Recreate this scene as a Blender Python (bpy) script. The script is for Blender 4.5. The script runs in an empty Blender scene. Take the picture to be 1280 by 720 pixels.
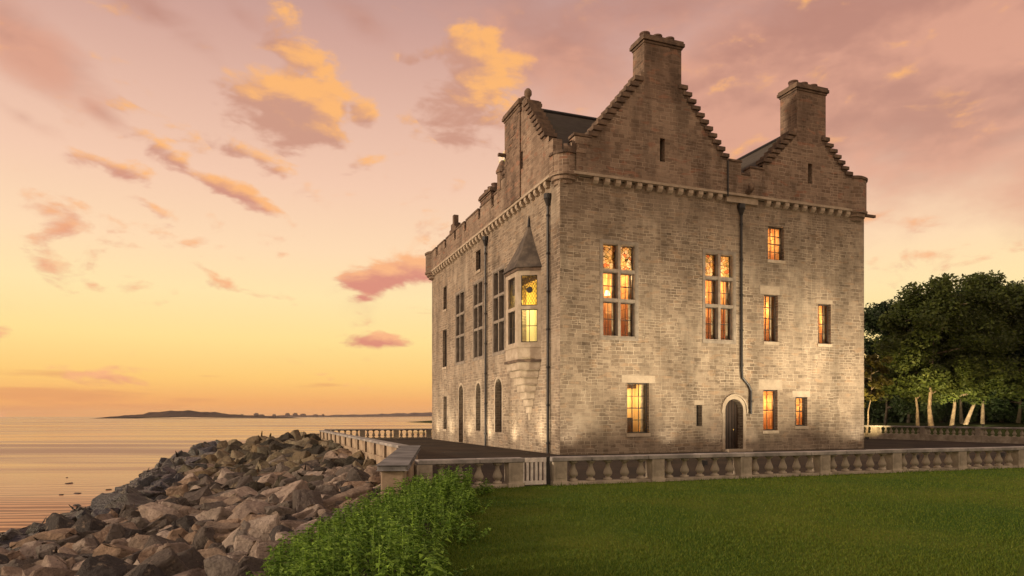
import bpy, bmesh, math, random
import numpy as np
from mathutils import Vector, Matrix, noise as mnoise
R = math.radians
SC = bpy.context.scene
COL = SC.collection
random.seed(7)

# ------------------------------------------------------------------ camera
cam = bpy.data.objects.new('camera', bpy.data.cameras.new('camera'))
COL.objects.link(cam)
cam.location = (0, 0, 1.75)
cam.rotation_euler = (R(90), 0, 0)
cam.data.sensor_width = 36
cam.data.lens = 24.36
cam.data.shift_y = 0.1258
cam.data.clip_start = 0.1
cam.data.clip_end = 30000
SC.camera = cam
SC.view_settings.view_transform = 'Standard'
SC.view_settings.look = 'None'
SC.view_settings.exposure = 0.0
SC.view_settings.gamma = 1.0
SC.view_settings.use_curve_mapping = False
SC.cycles.use_denoising = True
SC.cycles.max_bounces = 7
SC.cycles.transparent_max_bounces = 8
SC.cycles.caustics_reflective = False
SC.cycles.caustics_refractive = False
SC.cycles.sample_clamp_indirect = 4.0


def lin(r, g, b, a=1.0):
    def c(v):
        v = v / 255.0
        return v / 12.92 if v <= 0.04045 else ((v + 0.055) / 1.055) ** 2.4
    return (c(r), c(g), c(b), a)


# ------------------------------------------------------------------ sky
SUN_AZ, SUN_EL = -108.0, 13.0           # degrees from +Y (negative = left), elevation


def build_world():
    w = bpy.data.worlds.new('World')
    SC.world = w
    w.use_nodes = True
    nt = w.node_tree
    N, L = nt.nodes, nt.links
    N.clear()
    out = N.new('ShaderNodeOutputWorld')

    def m(op, a, b=None, c=None, clamp=False):
        n = N.new('ShaderNodeMath')
        n.operation = op
        n.use_clamp = clamp
        for i, v in enumerate((a, b, c)):
            if v is None:
                continue
            if isinstance(v, (int, float)):
                n.inputs[i].default_value = v
            else:
                L.new(v, n.inputs[i])
        return n.outputs[0]

    def mixc(f, a, b):
        n = N.new('ShaderNodeMix')
        n.data_type = 'RGBA'
        for s, v in ((0, f), (6, a), (7, b)):
            if isinstance(v, (int, float, tuple)):
                n.inputs[s].default_value = v
            else:
                L.new(v, n.inputs[s])
        return n.outputs[2]

    def ss(v, lo, hi):
        n = N.new('ShaderNodeMapRange')
        n.interpolation_type = 'SMOOTHSTEP'
        n.inputs[1].default_value = lo
        n.inputs[2].default_value = hi
        L.new(v, n.inputs[0])
        return n.outputs[0]

    tc = N.new('ShaderNodeTexCoord')
    sx = N.new('ShaderNodeSeparateXYZ')
    L.new(tc.outputs['Generated'], sx.inputs[0])
    az = m('MULTIPLY', m('ARCTAN2', sx.outputs[0], sx.outputs[1]), 57.2958)
    el = m('MULTIPLY', m('ARCSINE', sx.outputs[2]), 57.2958)
    cmb = N.new('ShaderNodeCombineXYZ')
    L.new(az, cmb.inputs[0])
    L.new(el, cmb.inputs[1])
    P = cmb.outputs[0]

    # clear sky by elevation
    stops = [(-5, (226, 160, 104)), (0, (232, 163, 103)), (1.2, (244, 172, 102)), (3.0, (255, 202, 116)),
             (6.0, (255, 223, 146)), (9.5, (255, 228, 170)), (13, (255, 219, 178)), (18, (245, 202, 174)), (23, (230, 185, 164)),
             (28, (210, 164, 150)), (34, (178, 139, 135)), (48, (122, 106, 124)), (90, (88, 82, 106))]
    cr = N.new('ShaderNodeValToRGB')
    L.new(m('DIVIDE', m('ADD', el, 5), 95, clamp=True), cr.inputs[0])
    els = cr.color_ramp.elements
    while len(els) < len(stops):
        els.new(0.5)
    for e, (d, c) in zip(els, stops):
        e.position = (d + 5) / 95
        e.color = lin(*c)
    sky = cr.outputs[0]
    # sky away from the sunset brightened to add warm fill light
    away = ss(m('ABSOLUTE', m('ADD', az, 8.0)), 55, 130)
    sky = mixc(m('MULTIPLY', away, 0.85), sky, lin(252, 218, 188))

    # clouds, blobs in (azimuth, elevation): px helper converts reading of the sky to angles
    def ang(x, y):
        return (math.degrees(math.atan((x - 640) / 866)), math.degrees(math.atan((521 - y) / math.hypot(866, x - 640))))

    def noise(vec, scale, detail, rough=0.6, dist=0.0, stretch=(1, 1, 1), rot=0.0, w=0.0):
        mp = N.new('ShaderNodeMapping')
        mp.inputs['Scale'].default_value = stretch
        mp.inputs['Rotation'].default_value = (0, 0, R(rot))
        mp.inputs['Location'].default_value = (w, w * 0.7, w * 1.3)
        L.new(vec, mp.inputs[0])
        n = N.new('ShaderNodeTexNoise')
        n.inputs['Scale'].default_value = scale
        n.inputs['Detail'].default_value = detail
        n.inputs['Roughness'].default_value = rough
        n.inputs['Distortion'].default_value = dist
        L.new(mp.outputs[0], n.inputs['Vector'])
        return n.outputs['Fac']

    n_big = noise(P, 0.36, 7, 0.56, 0.25, (0.6, 1.25, 1), 20, 3.0)
    P2 = N.new('ShaderNodeVectorMath')
    P2.operation = 'ADD'
    L.new(P, P2.inputs[0])
    P2.inputs[1].default_value = (0.3, 0.8, 0)
    n_off = noise(P2.outputs[0], 0.36, 7, 0.56, 0.25, (0.6, 1.25, 1), 20, 3.0)
    relief = m('SUBTRACT', n_big, n_off)          # upper edges of the puffs face the light

    def blobs(lst, shade=False):  # shade: also return which side of each puff faces up
        acc, num, den = None, None, None
        for (x, y, rx, ry, rot, wgt) in lst:
            a, e = ang(x, y)
            k = 57.2958 / 866
            mp = N.new('ShaderNodeMapping')
            mp.vector_type = 'TEXTURE'
            mp.inputs['Location'].default_value = (a, e, 0)
            mp.inputs['Rotation'].default_value = (0, 0, R(rot))
            mp.inputs['Scale'].default_value = (rx * k * (1.0 if shade else 1), ry * k * (1.0 if shade else 1), 1)
            L.new(P, mp.inputs[0])
            ln = N.new('ShaderNodeVectorMath')
            ln.operation = 'LENGTH'
            L.new(mp.outputs[0], ln.inputs[0])
            v = m('MULTIPLY', m('SUBTRACT', 1.0, ln.outputs['Value'], clamp=True), wgt)
            acc = v if acc is None else m('MAXIMUM', acc, v)
            if shade:
                dt = N.new('ShaderNodeVectorMath')
                dt.operation = 'DOT_PRODUCT'
                L.new(mp.outputs[0], dt.inputs[0])
                dt.inputs[1].default_value = (0.25, 0.9, 0)
                q = m('MULTIPLY', v, dt.outputs['Value'])
                num = q if num is None else m('ADD', num, q)
                den = v if den is None else m('ADD', den, v)
        if shade:
            return acc, m('DIVIDE', num, m('ADD', den, 0.02))
        return acc

    bright, side = blobs([(378, 68, 66, 34, -22, 1.0), (362, 132, 105, 58, -6, 1.25), (418, 172, 70, 36, -25, 0.8), (455, 143, 30, 26, -20, 1.2),
                    (145, 213, 66, 20, -12, 0.95), (286, 236, 74, 18, -18, 0.95), (330, 205, 74, 20, -22, 0.65),
                    (215, 198, 60, 18, -28, 0.6), (188, 256, 46, 14, -28, 0.5),
                    (503, 338, 92, 44, 12, 1.05), (560, 290, 60, 30, 0, 0.6), (474, 424, 86, 15, 4, 0.9), (592, 88, 95, 88, -35, 1.0),
                    (610, 150, 70, 60, 0, 0.7), (450, 372, 34, 9, 0, 0.5)], True)
    dusk = blobs([(30, 55, 130, 50, -28, 0.8), (195, 18, 150, 40, -25, 0.75), (118, 135, 60, 20, -28, 0.6), (28, 146, 50, 18, -18, 0.55), (265, 103, 44, 14, -10, 0.5),
                  (300, 20, 80, 30, -25, 0.5), (455, 25, 90, 40, -20, 0.6), (268, 130, 30, 14, 0, 0.5),
                  (700, 60, 210, 95, -14, 0.8), (1010, 100, 350, 150, 16, 1.4), (1240, 60, 350, 175, 5, 1.3), (830, 10, 300, 60, 0, 0.7), (1420, 160, 300, 120, 0, .8)])
    low = blobs([(80, 492, 170, 16, 0, 0.75), (100, 468, 110, 7, 0, 0.6), (405, 481, 60, 6, 2, 0.6), (260, 470, 50, 5, 0, 0.5), (330, 500, 260, 10, 0, 0.5), (40, 510, 300, 12, 0, .6)])
    nn = m('SUBTRACT', n_big, 0.5)
    d_b = ss(m('ADD', bright, m('MULTIPLY', nn, 2.5)), 0.17, 0.62)
    n_soft = noise(P, 0.11, 5, 0.5, 0.2, (0.7, 1.3, 1), 18, 9.0)
    d_d = ss(m('ADD', dusk, m('ADD', m('MULTIPLY', nn, 0.55), m('MULTIPLY', m('SUBTRACT', n_soft, 0.5), 1.3))), 0.14, 0.78)
    n_low = noise(P, 0.5, 5, 0.55, 0.3, (0.25, 2.2, 1), 0, 1.0)
    d_l = ss(m('ADD', low, m('MULTIPLY', m('SUBTRACT', n_low, 0.5), 1.6)), 0.25, 0.8)
    lit = ss(relief, -0.10, 0.16)

    # dusky veil
    c_d = mixc(ss(m('ADD', m('MULTIPLY', relief, 0.4), m('SUBTRACT', n_soft, 0.5)), -0.12, 0.14), lin(184, 128, 110), lin(218, 156, 130))
    sky = mixc(m('MULTIPLY', d_d, 0.80), sky, c_d)
    # low cloud streaks
    sky = mixc(m('MULTIPLY', d_l, 0.55), sky, lin(222, 146, 100))
    # sunlit puffs
    hi = ss(el, 8, 22)
    c_b_lo = mixc(hi, lin(218, 132, 116), lin(204, 150, 128))
    c_b_hi = mixc(hi, lin(250, 178, 130), lin(254, 184, 110))
    lit2 = ss(m('ADD', m('MULTIPLY', relief, 1.6), side), -0.22, 0.36)
    c_b = mixc(lit2, c_b_lo, c_b_hi)
    sky = mixc(m('MULTIPLY', d_b, 0.92), sky, c_b)

    bg = N.new('ShaderNodeBackground')
    L.new(sky, bg.inputs[0])
    bg.inputs[1].default_value = 1.0
    ns = N.new('ShaderNodeTexSky')
    ns.sky_type = 'NISHITA'
    ns.sun_disc = False
    ns.sun_elevation = R(SUN_EL)
    ns.sun_rotation = R(SUN_AZ)
    bg2 = N.new('ShaderNodeBackground')
    L.new(ns.outputs[0], bg2.inputs[0])
    bg2.inputs[1].default_value = 0.004
    ad = N.new('ShaderNodeAddShader')
    L.new(bg.outputs[0], ad.inputs[0])
    L.new(bg2.outputs[0], ad.inputs[1])
    L.new(ad.outputs[0], out.inputs[0])


build_world()

sun = bpy.data.objects.new('sun', bpy.data.lights.new('sun', 'SUN'))
COL.objects.link(sun)
sun.data.energy = 3.0
sun.data.angle = R(3)
sun.data.color = (1.0, 0.76, 0.54)
sd = Vector((math.sin(R(SUN_AZ)) * math.cos(R(SUN_EL)), math.cos(R(SUN_AZ)) * math.cos(R(SUN_EL)), math.sin(R(SUN_EL))))
sun.rotation_euler = (-sd).to_track_quat('-Z', 'Y').to_euler()
sun.location = (-60, 20, 40)

# lamp strengths (floodlights of the castle and of the trees, window lamps)
FLOOD_W, UPLIGHT_W, TREE_W, ROOM_W = 6000.0, 360.0, 9500.0, 66.0


# ------------------------------------------------------------------ materials
class NT:
    def __init__(s, name):
        s.mat = bpy.data.materials.new(name)
        s.mat.use_nodes = True
        s.nt = s.mat.node_tree
        s.N, s.L = s.nt.nodes, s.nt.links
        s.b = s.N['Principled BSDF']
        s.b.inputs['Roughness'].default_value = 0.85
        s.b.inputs['Specular IOR Level'].default_value = 0.25

    def set(s, sock, v):
        if hasattr(v, 'is_output'):
            s.L.new(v, sock)
        else:
            sock.default_value = v

    def tc(s, which='UV'):
        if not hasattr(s, '_tc'):
            s._tc = s.N.new('ShaderNodeTexCoord')
        return s._tc.outputs[which]

    def mapping(s, vec, scale=(1, 1, 1), rot=(0, 0, 0), loc=(0, 0, 0)):
        n = s.N.new('ShaderNodeMapping')
        n.inputs['Scale'].default_value = scale
        n.inputs['Rotation'].default_value = rot
        n.inputs['Location'].default_value = loc
        s.L.new(vec, n.inputs[0])
        return n.outputs[0]

    def noise(s, vec, scale, detail=4, rough=0.55, dist=0.0, out='Fac'):
        n = s.N.new('ShaderNodeTexNoise')
        n.inputs['Scale'].default_value = scale
        n.inputs['Detail'].default_value = detail
        n.inputs['Roughness'].default_value = rough
        n.inputs['Distortion'].default_value = dist
        s.L.new(vec, n.inputs['Vector'])
        return n.outputs[out]

    def math(s, op, a, b=0.0, clamp=False):
        n = s.N.new('ShaderNodeMath')
        n.operation = op
        n.use_clamp = clamp
        s.set(n.inputs[0], a)
        s.set(n.inputs[1], b)
        return n.outputs[0]

    def ss(s, v, lo, hi, a=0.0, b=1.0):
        n = s.N.new('ShaderNodeMapRange')
        n.interpolation_type = 'SMOOTHSTEP'
        s.L.new(v, n.inputs[0])
        for i, q in enumerate((lo, hi, a, b)):
            n.inputs[1 + i].default_value = q
        return n.outputs[0]

    def mix(s, f, a, b, mode='MIX'):
        n = s.N.new('ShaderNodeMix')
        n.data_type = 'RGBA'
        n.blend_type = mode
        s.set(n.inputs[0], f)
        s.set(n.inputs[6], a)
        s.set(n.inputs[7], b)
        return n.outputs[2]

    def vadd(s, a, b, k=1.0):
        n = s.N.new('ShaderNodeVectorMath')
        n.operation = 'MULTIPLY_ADD'
        s.L.new(b, n.inputs[0])
        n.inputs[1].default_value = (k, k, k)
        s.L.new(a, n.inputs[2])
        return n.outputs[0]

    def bump(s, h, strength=0.5, dist=0.02, normal=None):
        n = s.N.new('ShaderNodeBump')
        n.inputs['Strength'].default_value = strength
        n.inputs['Distance'].default_value = dist
        s.L.new(h, n.inputs['Height'])
        if normal is not None:
            s.L.new(normal, n.inputs['Normal'])
        return n.outputs[0]

    def done(s, color=None, rough=None, normal=None):
        if color is not None:
            s.set(s.b.inputs['Base Color'], color)
        if rough is not None:
            s.set(s.b.inputs['Roughness'], rough)
        if normal is not None:
            s.L.new(normal, s.b.inputs['Normal'])
        return s.mat


def c4(r, g, b):
    return (r, g, b, 1.0)


def stone_masonry(name, light, dark, mortar, bw=0.46, rh=0.185, stain=0.35, red=None):
    t = NT(name)
    uv = t.tc('UV')
    # courses wander a little and stones have ragged edges
    w1 = t.noise(uv, 0.55, 2, 0.5, 0, 'Color')
    w2 = t.noise(uv, 5.5, 3, 0.6, 0, 'Color')
    v = t.vadd(uv, w1, 0.16)
    v = t.vadd(v, w2, 0.035)

    def brick(vec, bw, rh, off, freq, sq, ms):
        n = t.N.new('ShaderNodeTexBrick')
        t.L.new(vec, n.inputs['Vector'])
        n.inputs['Color1'].default_value = c4(0, 0, 0)
        n.inputs['Color2'].default_value = c4(1, 1, 1)
        n.inputs['Mortar'].default_value = c4(0.5, 0.5, 0.5)
        n.inputs['Scale'].default_value = 1.0
        n.inputs['Mortar Size'].default_value = ms
        n.inputs['Mortar Smooth'].default_value = 0.5
        n.inputs['Bias'].default_value = 0.0
        n.inputs['Brick Width'].default_value = bw
        n.inputs['Row Height'].default_value = rh
        n.offset = off
        n.offset_frequency = freq
        n.squash = sq
        n.squash_frequency = 3
        return n
    b1 = brick(v, bw, rh, 0.42, 2, 0.72, 0.016)
    v2 = t.mapping(v, loc=(0.17, 0.09, 0))
    b2 = brick(v2, bw * 0.68, rh * 0.74, 0.6, 3, 1.25, 0.014)
    patch = t.ss(t.noise(uv, 0.7, 3, 0.6), 0.49, 0.53)
    tone = t.mix(patch, b1.outputs['Color'], b2.outputs['Color'])
    mort = t.mix(patch, b1.outputs['Fac'], b2.outputs['Fac'])
    sp = t.N.new('ShaderNodeSeparateColor')
    t.L.new(mort, sp.inputs[0])
    mfac = sp.outputs[0]
    grain = t.noise(uv, 14, 6, 0.7)
    big = t.noise(t.mapping(uv, scale=(0.75, 0.16, 1)), 1.0, 6, 0.66)
    sp2 = t.N.new('ShaderNodeSeparateColor')
    t.L.new(tone, sp2.inputs[0])
    tv = t.math('ADD', t.math('MULTIPLY', sp2.outputs[0], 0.75), t.math('MULTIPLY', t.math('SUBTRACT', grain, 0.5), 1.1), True)
    col = t.mix(tv, dark, light)
    # odd stones: reddish and blackened ones
    odd = t.noise(t.mapping(v, scale=(1.0 / bw, 1.0 / rh, 1)), 0.62, 1, 0.4)
    col = t.mix(t.ss(odd, 0.60, 0.68), col, red or c4(0.27, 0.15, 0.10))
    odd2 = t.noise(t.mapping(v, scale=(1.0 / bw, 1.0 / rh, 1), loc=(7, 3, 2)), 0.66, 1, 0.4)
    col = t.mix(t.ss(odd2, 0.62, 0.70, 0, 0.4), col, c4(dark[0] * 0.45, dark[1] * 0.45, dark[2] * 0.46))
    mortar_on = t.math('MULTIPLY', mfac, t.ss(t.noise(uv, 0.9, 4, 0.6), 0.42, 0.62, 0.35, 1.0))
    col = t.mix(mortar_on, col, mortar)
    rep_ = t.noise(t.mapping(uv, loc=(3, 8, 0)), 0.33, 4, 0.65)
    col = t.mix(t.ss(rep_, 0.55, 0.68, 0, 0.4), col, mortar)
    col = t.mix(t.ss(rep_, 0.44, 0.33, 0, 0.45), col, dark)
    calm = t.ss(t.noise(t.mapping(uv, loc=(11, 2, 0)), 0.22, 3, 0.6), 0.40, 0.60)
    col = t.mix(t.math('MULTIPLY', calm, 0.22), col, c4((light[0] * 2 + dark[0] + mortar[0]) / 4, (light[1] * 2 + dark[1] + mortar[1]) / 4, (light[2] * 2 + dark[2] + mortar[2]) / 4))
    # rain stains and lichen
    stn = t.ss(big, 0.42, 0.66, 1.0, 1.0 - stain)
    col = t.mix(1.0, col, t_gray(t, stn), 'MULTIPLY')
    h = t.math('ADD', t.math('MULTIPLY', mfac, -0.7), t.math('ADD', t.math('MULTIPLY', grain, 0.5), t.math('MULTIPLY', sp2.outputs[0], 0.25)))
    return t.done(col, 0.9, t.bump(h, 0.75, 0.03))


def t_gray(t, v):
    n = t.N.new('ShaderNodeCombineColor')
    for i in range(3):
        t.L.new(v, n.inputs[i])
    return n.outputs[0]


def stone_plain(name, col, dark, scale=3.0, space='Object', bump=0.4):
    t = NT(name)
    o = t.tc(space)
    a = t.noise(o, scale, 6, 0.65)
    b = t.noise(o, scale * 7, 5, 0.7)
    c = t.mix(t.ss(a, 0.35, 0.68), dark, col)
    c = t.mix(t.ss(b, 0.5, 0.8, 0, 0.5), c, c4(dark[0] * 0.6, dark[1] * 0.6, dark[2] * 0.6))
    h = t.math('ADD', t.math('MULTIPLY', a, 0.4), t.math('MULTIPLY', b, 0.6))
    return t.done(c, 0.9, t.bump(h, bump, 0.02))


M = {}
M['wall'] = stone_masonry('sandstone_rubble', c4(0.37, 0.30, 0.222), c4(0.16, 0.122, 0.088), c4(0.55, 0.47, 0.36), red=c4(0.29, 0.21, 0.14))
M['parapet'] = stone_masonry('weathered_parapet_stone', c4(0.35, 0.265, 0.195), c4(0.155, 0.11, 0.078), c4(0.46, 0.37, 0.28), 0.46, 0.2, 0.4)
M['chimney'] = stone_masonry('sooty_chimney_stone', c4(0.28, 0.20, 0.145), c4(0.115, 0.08, 0.06), c4(0.36, 0.27, 0.19), 0.4, 0.2, 0.45)
M['trim'] = stone_plain('dressed_stone', c4(0.46, 0.39, 0.30), c4(0.33, 0.27, 0.20), 2.2)
M['lintel'] = stone_plain('pale_lintel_stone', c4(0.42, 0.35, 0.265), c4(0.32, 0.265, 0.20), 2.2, bump=0.2)
M['mullion'] = stone_plain('grey_mullion_stone', c4(0.30, 0.26, 0.21), c4(0.20, 0.17, 0.14), 3.0, bump=0.2)
M['step'] = stone_plain('dark_crow_step_stone', c4(0.19, 0.135, 0.095), c4(0.09, 0.065, 0.05), 2.5)
M['balus'] = stone_plain('lichen_stone', c4(0.47, 0.41, 0.32), c4(0.26, 0.225, 0.175), 1.8)
M['cope'] = stone_plain('grey_coping_stone', c4(0.42, 0.39, 0.36), c4(0.2, 0.19, 0.18), 1.4)
M['darkcope'] = stone_plain('dark_slab_coping', c4(0.23, 0.225, 0.225), c4(0.10, 0.10, 0.10), 1.1)
M['seawall'] = stone_plain('warm_sea_wall_stone', c4(0.42, 0.33, 0.23), c4(0.24, 0.18, 0.13), 1.2)


def simple(name, col, rough=0.5, metallic=0.0, spec=0.4):
    t = NT(name)
    o = t.tc('Object')
    n = t.noise(o, 6, 4, 0.6)
    d = c4(col[0] * 0.65, col[1] * 0.65, col[2] * 0.65)
    t.b.inputs['Metallic'].default_value = metallic
    t.b.inputs['Specular IOR Level'].default_value = spec
    return t.done(t.mix(t.ss(n, 0.35, 0.7), d, col), rough)


M['iron'] = simple('cast_iron', c4(0.025, 0.024, 0.024), 0.45)
M['sash'] = simple('painted_sash', c4(0.05, 0.04, 0.035), 0.4)
M['white'] = simple('white_painted_wood', c4(0.82, 0.76, 0.70), 0.5)
M['doorwood'] = simple('dark_oak_door', c4(0.05, 0.03, 0.02), 0.28, 0, 0.6)
M['darkroom'] = simple('unlit_room', c4(0.03, 0.026, 0.022), 0.8)
M['curtain'] = simple('orange_curtain', c4(0.62, 0.25, 0.07), 0.8)
M['cream_curtain'] = simple('cream_curtain', c4(0.80, 0.66, 0.42), 0.8)
M['pot'] = simple('fireclay_pot', c4(0.12, 0.07, 0.05), 0.7)


def slate():
    t = NT('roof_slate')
    uv = t.tc('Object')
    n = t.noise(t.mapping(uv, scale=(1, 1, 6)), 2.0, 4, 0.6)
    n2 = t.noise(uv, 0.8, 4, 0.6)
    c = t.mix(n, c4(0.045, 0.040, 0.034), c4(0.11, 0.095, 0.08))
    c = t.mix(t.ss(n2, 0.5, 0.7, 0, 0.5), c, c4(0.06, 0.06, 0.035))
    t.b.inputs['Specular IOR Level'].default_value = 0.1
    return t.done(c, 0.85, t.bump(n, 0.6, 0.02))


M['slate'] = slate()
M['oldslate'] = stone_plain('weathered_stone_slate', c4(0.15, 0.125, 0.10), c4(0.07, 0.06, 0.052), 2.0, bump=0.6)


def panelled_room():
    # a library: shelves of warm-coloured book spines over wood panelling
    t = NT('library_interior')
    uv = t.tc('UV')
    b = t.N.new('ShaderNodeTexBrick')
    t.L.new(uv, b.inputs['Vector'])
    b.inputs['Color1'].default_value = c4(0.62, 0.34, 0.13)
    b.inputs['Color2'].default_value = c4(0.85, 0.58, 0.27)
    b.inputs['Mortar'].default_value = c4(0.16, 0.06, 0.02)
    b.inputs['Scale'].default_value = 1.0
    b.inputs['Brick Width'].default_value = 0.11
    b.inputs['Row Height'].default_value = 0.42
    b.inputs['Mortar Size'].default_value = 0.012
    b.offset = 0.0
    n = t.noise(t.mapping(uv, scale=(7, 1.2, 1)), 1.0, 2, 0.5)
    c = t.mix(t.ss(n, 0.45, 0.62), b.outputs['Color'], c4(0.55, 0.24, 0.08))
    return t.done(c, 0.6)


M['room'] = panelled_room()


def plaster_room(name='orange_plaster_interior', a=c4(0.80, 0.56, 0.24), b=c4(0.86, 0.66, 0.34)):
    t = NT(name)
    n = t.noise(t.tc('UV'), 1.5, 3, 0.5)
    return t.done(t.mix(n, a, b), 0.7)


M['plaster'] = plaster_room()
M['pale_plaster'] = plaster_room('pale_yellow_interior', c4(0.82, 0.76, 0.50), c4(0.88, 0.83, 0.60))


def shade_mat():
    t = NT('lit_lamp_shade')
    t.b.inputs['Emission Color'].default_value = c4(1.0, 0.80, 0.45)
    t.b.inputs['Emission Strength'].default_value = 1.6
    return t.done(c4(0.8, 0.7, 0.5), 0.8)


M['shade'] = shade_mat()


def glass_mat(name, tint=(1, 1, 1, 1), pattern=False):
    t = NT(name)
    t.N.remove(t.b)
    out = t.N['Material Output']
    tr = t.N.new('ShaderNodeBsdfTransparent')
    gl = t.N.new('ShaderNodeBsdfGlossy')
    gl.inputs['Roughness'].default_value = 0.05
    mx = t.N.new('ShaderNodeMixShader')
    fr = t.N.new('ShaderNodeFresnel')
    fr.inputs[0].default_value = 1.45
    t.L.new(fr.outputs[0], mx.inputs[0])
    t.L.new(tr.outputs[0], mx.inputs[1])
    t.L.new(gl.outputs[0], mx.inputs[2])
    if pattern:
        uv = t.tc('UV')
        vo = t.N.new('ShaderNodeTexVoronoi')
        vo.inputs['Scale'].default_value = 6.5
        t.L.new(uv, vo.inputs['Vector'])
        vd = t.N.new('ShaderNodeTexVoronoi')
        vd.feature = 'DISTANCE_TO_EDGE'
        vd.inputs['Scale'].default_value = 6.5
        t.L.new(uv, vd.inputs['Vector'])
        sp = t.N.new('ShaderNodeSeparateColor')
        t.L.new(vo.outputs['Color'], sp.inputs[0])
        cr = t.N.new('ShaderNodeValToRGB')
        t.L.new(sp.outputs[0], cr.inputs[0])
        cs = [(0, (0.95, 0.85, 0.5, 1)), (0.25, (0.95, 0.95, 0.8, 1)), (0.55, (0.9, 0.75, 0.35, 1)), (0.75, (0.5, 0.5, 0.25, 1)), (0.9, (0.7, 0.3, 0.15, 1))]
        while len(cr.color_ramp.elements) < len(cs):
            cr.color_ramp.elements.new(0.5)
        for e, (p, c) in zip(cr.color_ramp.elements, cs):
            e.position = p
            e.color = c
        cr.color_ramp.interpolation = 'CONSTANT'
        c = t.mix(t.ss(vd.outputs['Distance'], 0.02, 0.07), c4(0.03, 0.02, 0.01), cr.outputs[0])
        t.L.new(c, tr.inputs[0])
        tl = t.N.new('ShaderNodeBsdfTranslucent')
        t.L.new(c, tl.inputs[0])
        m2 = t.N.new('ShaderNodeMixShader')
        m2.inputs[0].default_value = 0.6
        t.L.new(tr.outputs[0], m2.inputs[1])
        t.L.new(tl.outputs[0], m2.inputs[2])
        t.L.new(m2.outputs[0], mx.inputs[1])
    else:
        tr.inputs[0].default_value = tint
    t.L.new(mx.outputs[0], out.inputs[0])
    return t.mat


M['glass'] = glass_mat('window_glass')
M['stained'] = glass_mat('stained_glass', pattern=True)
M['amber'] = glass_mat('amber_leaded_glass', (0.95, 0.72, 0.25, 1))


def dark_glass():
    t = NT('unlit_window_glass')
    t.b.inputs['Specular IOR Level'].default_value = 0.6
    n = t.noise(t.tc('UV'), 2.0, 2, 0.5)
    return t.done(c4(0.02, 0.018, 0.016), 0.08, t.bump(n, 0.15, 0.02))


M['darkglass'] = dark_glass()


def ground_mat(name, a, b, c, s1, s2, rough=0.9, bump=0.3, dist=0.02):
    t = NT(name)
    o = t.tc('Object')
    n1 = t.noise(o, s1, 6, 0.6)
    n2 = t.noise(o, s2, 5, 0.7)
    col = t.mix(t.ss(n1, 0.35, 0.66), a, b)
    col = t.mix(t.ss(n2, 0.5, 0.75, 0, 0.6), col, c)
    t.b.inputs['Specular IOR Level'].default_value = 0.08
    return t.done(col, rough, t.bump(n2, bump, dist))


M['terrace'] = ground_mat('tarmac_terrace', c4(0.036, 0.030, 0.026), c4(0.066, 0.050, 0.038), c4(0.02, 0.018, 0.017), 0.35, 9.0, 1.0)
M['lawn'] = ground_mat('lawn_turf', c4(0.040, 0.090, 0.009), c4(0.105, 0.130, 0.016), c4(0.030, 0.062, 0.007), 0.30, 6.0, 0.95, 0.5, 0.04)
M['park'] = ground_mat('park_turf', c4(0.02, 0.03, 0.007), c4(0.045, 0.06, 0.012), c4(0.03, 0.025, 0.012), 0.1, 1.0)
M['bank'] = ground_mat('dark_rock_bank', c4(0.022, 0.019, 0.017), c4(0.05, 0.042, 0.034), c4(0.014, 0.013, 0.013), 0.5, 5.0)
M['island'] = ground_mat('island_scrub', c4(0.06, 0.04, 0.03), c4(0.10, 0.065, 0.045), c4(0.04, 0.03, 0.022), 0.01, 0.04)
M['coast'] = ground_mat('far_coast', c4(0.10, 0.065, 0.05), c4(0.13, 0.08, 0.06), c4(0.08, 0.055, 0.045), 0.004, 0.02)


def sea_mat():
    t = NT('sea_water')
    o = t.tc('Object')
    near = t.mapping(o, scale=(0.16, 0.75, 1), rot=(0, 0, R(-14)))
    n1 = t.noise(near, 1.0, 5, 0.6, 0.4)
    n2 = t.noise(t.mapping(o, scale=(0.006, 0.05, 1)), 1.0, 4, 0.6)
    # ribbed wet sand shows through the shallows
    wv = t.N.new('ShaderNodeTexWave')
    wv.bands_direction = 'Y'
    wv.inputs['Scale'].default_value = 0.32
    wv.inputs['Distortion'].default_value = 16.0
    wv.inputs['Detail'].default_value = 4
    wv.inputs['Detail Scale'].default_value = 0.6
    t.L.new(t.mapping(o, scale=(0.22, 1, 1), rot=(0, 0, R(-18))), wv.inputs['Vector'])
    sx = t.N.new('ShaderNodeSeparateXYZ')
    t.L.new(o, sx.inputs[0])
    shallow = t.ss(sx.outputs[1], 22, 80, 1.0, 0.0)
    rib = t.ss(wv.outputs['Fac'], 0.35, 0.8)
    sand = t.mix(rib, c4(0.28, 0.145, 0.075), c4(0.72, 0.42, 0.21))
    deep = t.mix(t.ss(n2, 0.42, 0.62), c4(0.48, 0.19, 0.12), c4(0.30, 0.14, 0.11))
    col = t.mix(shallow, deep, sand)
    t.b.inputs['IOR'].default_value = 1.33
    t.b.inputs['Specular IOR Level'].default_value = 0.4
    rg = t.math('ADD', t.ss(n2, 0.4, 0.65, 0.12, 0.34), t.math('MULTIPLY', shallow, 0.22))
    h = t.math('ADD', t.math('MULTIPLY', n1, 0.6), t.math('MULTIPLY', t.math('MULTIPLY', wv.outputs['Fac'], shallow), 0.35))
    return t.done(col, rg, t.bump(h, 0.22, 0.12))


M['sea'] = sea_mat()


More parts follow.
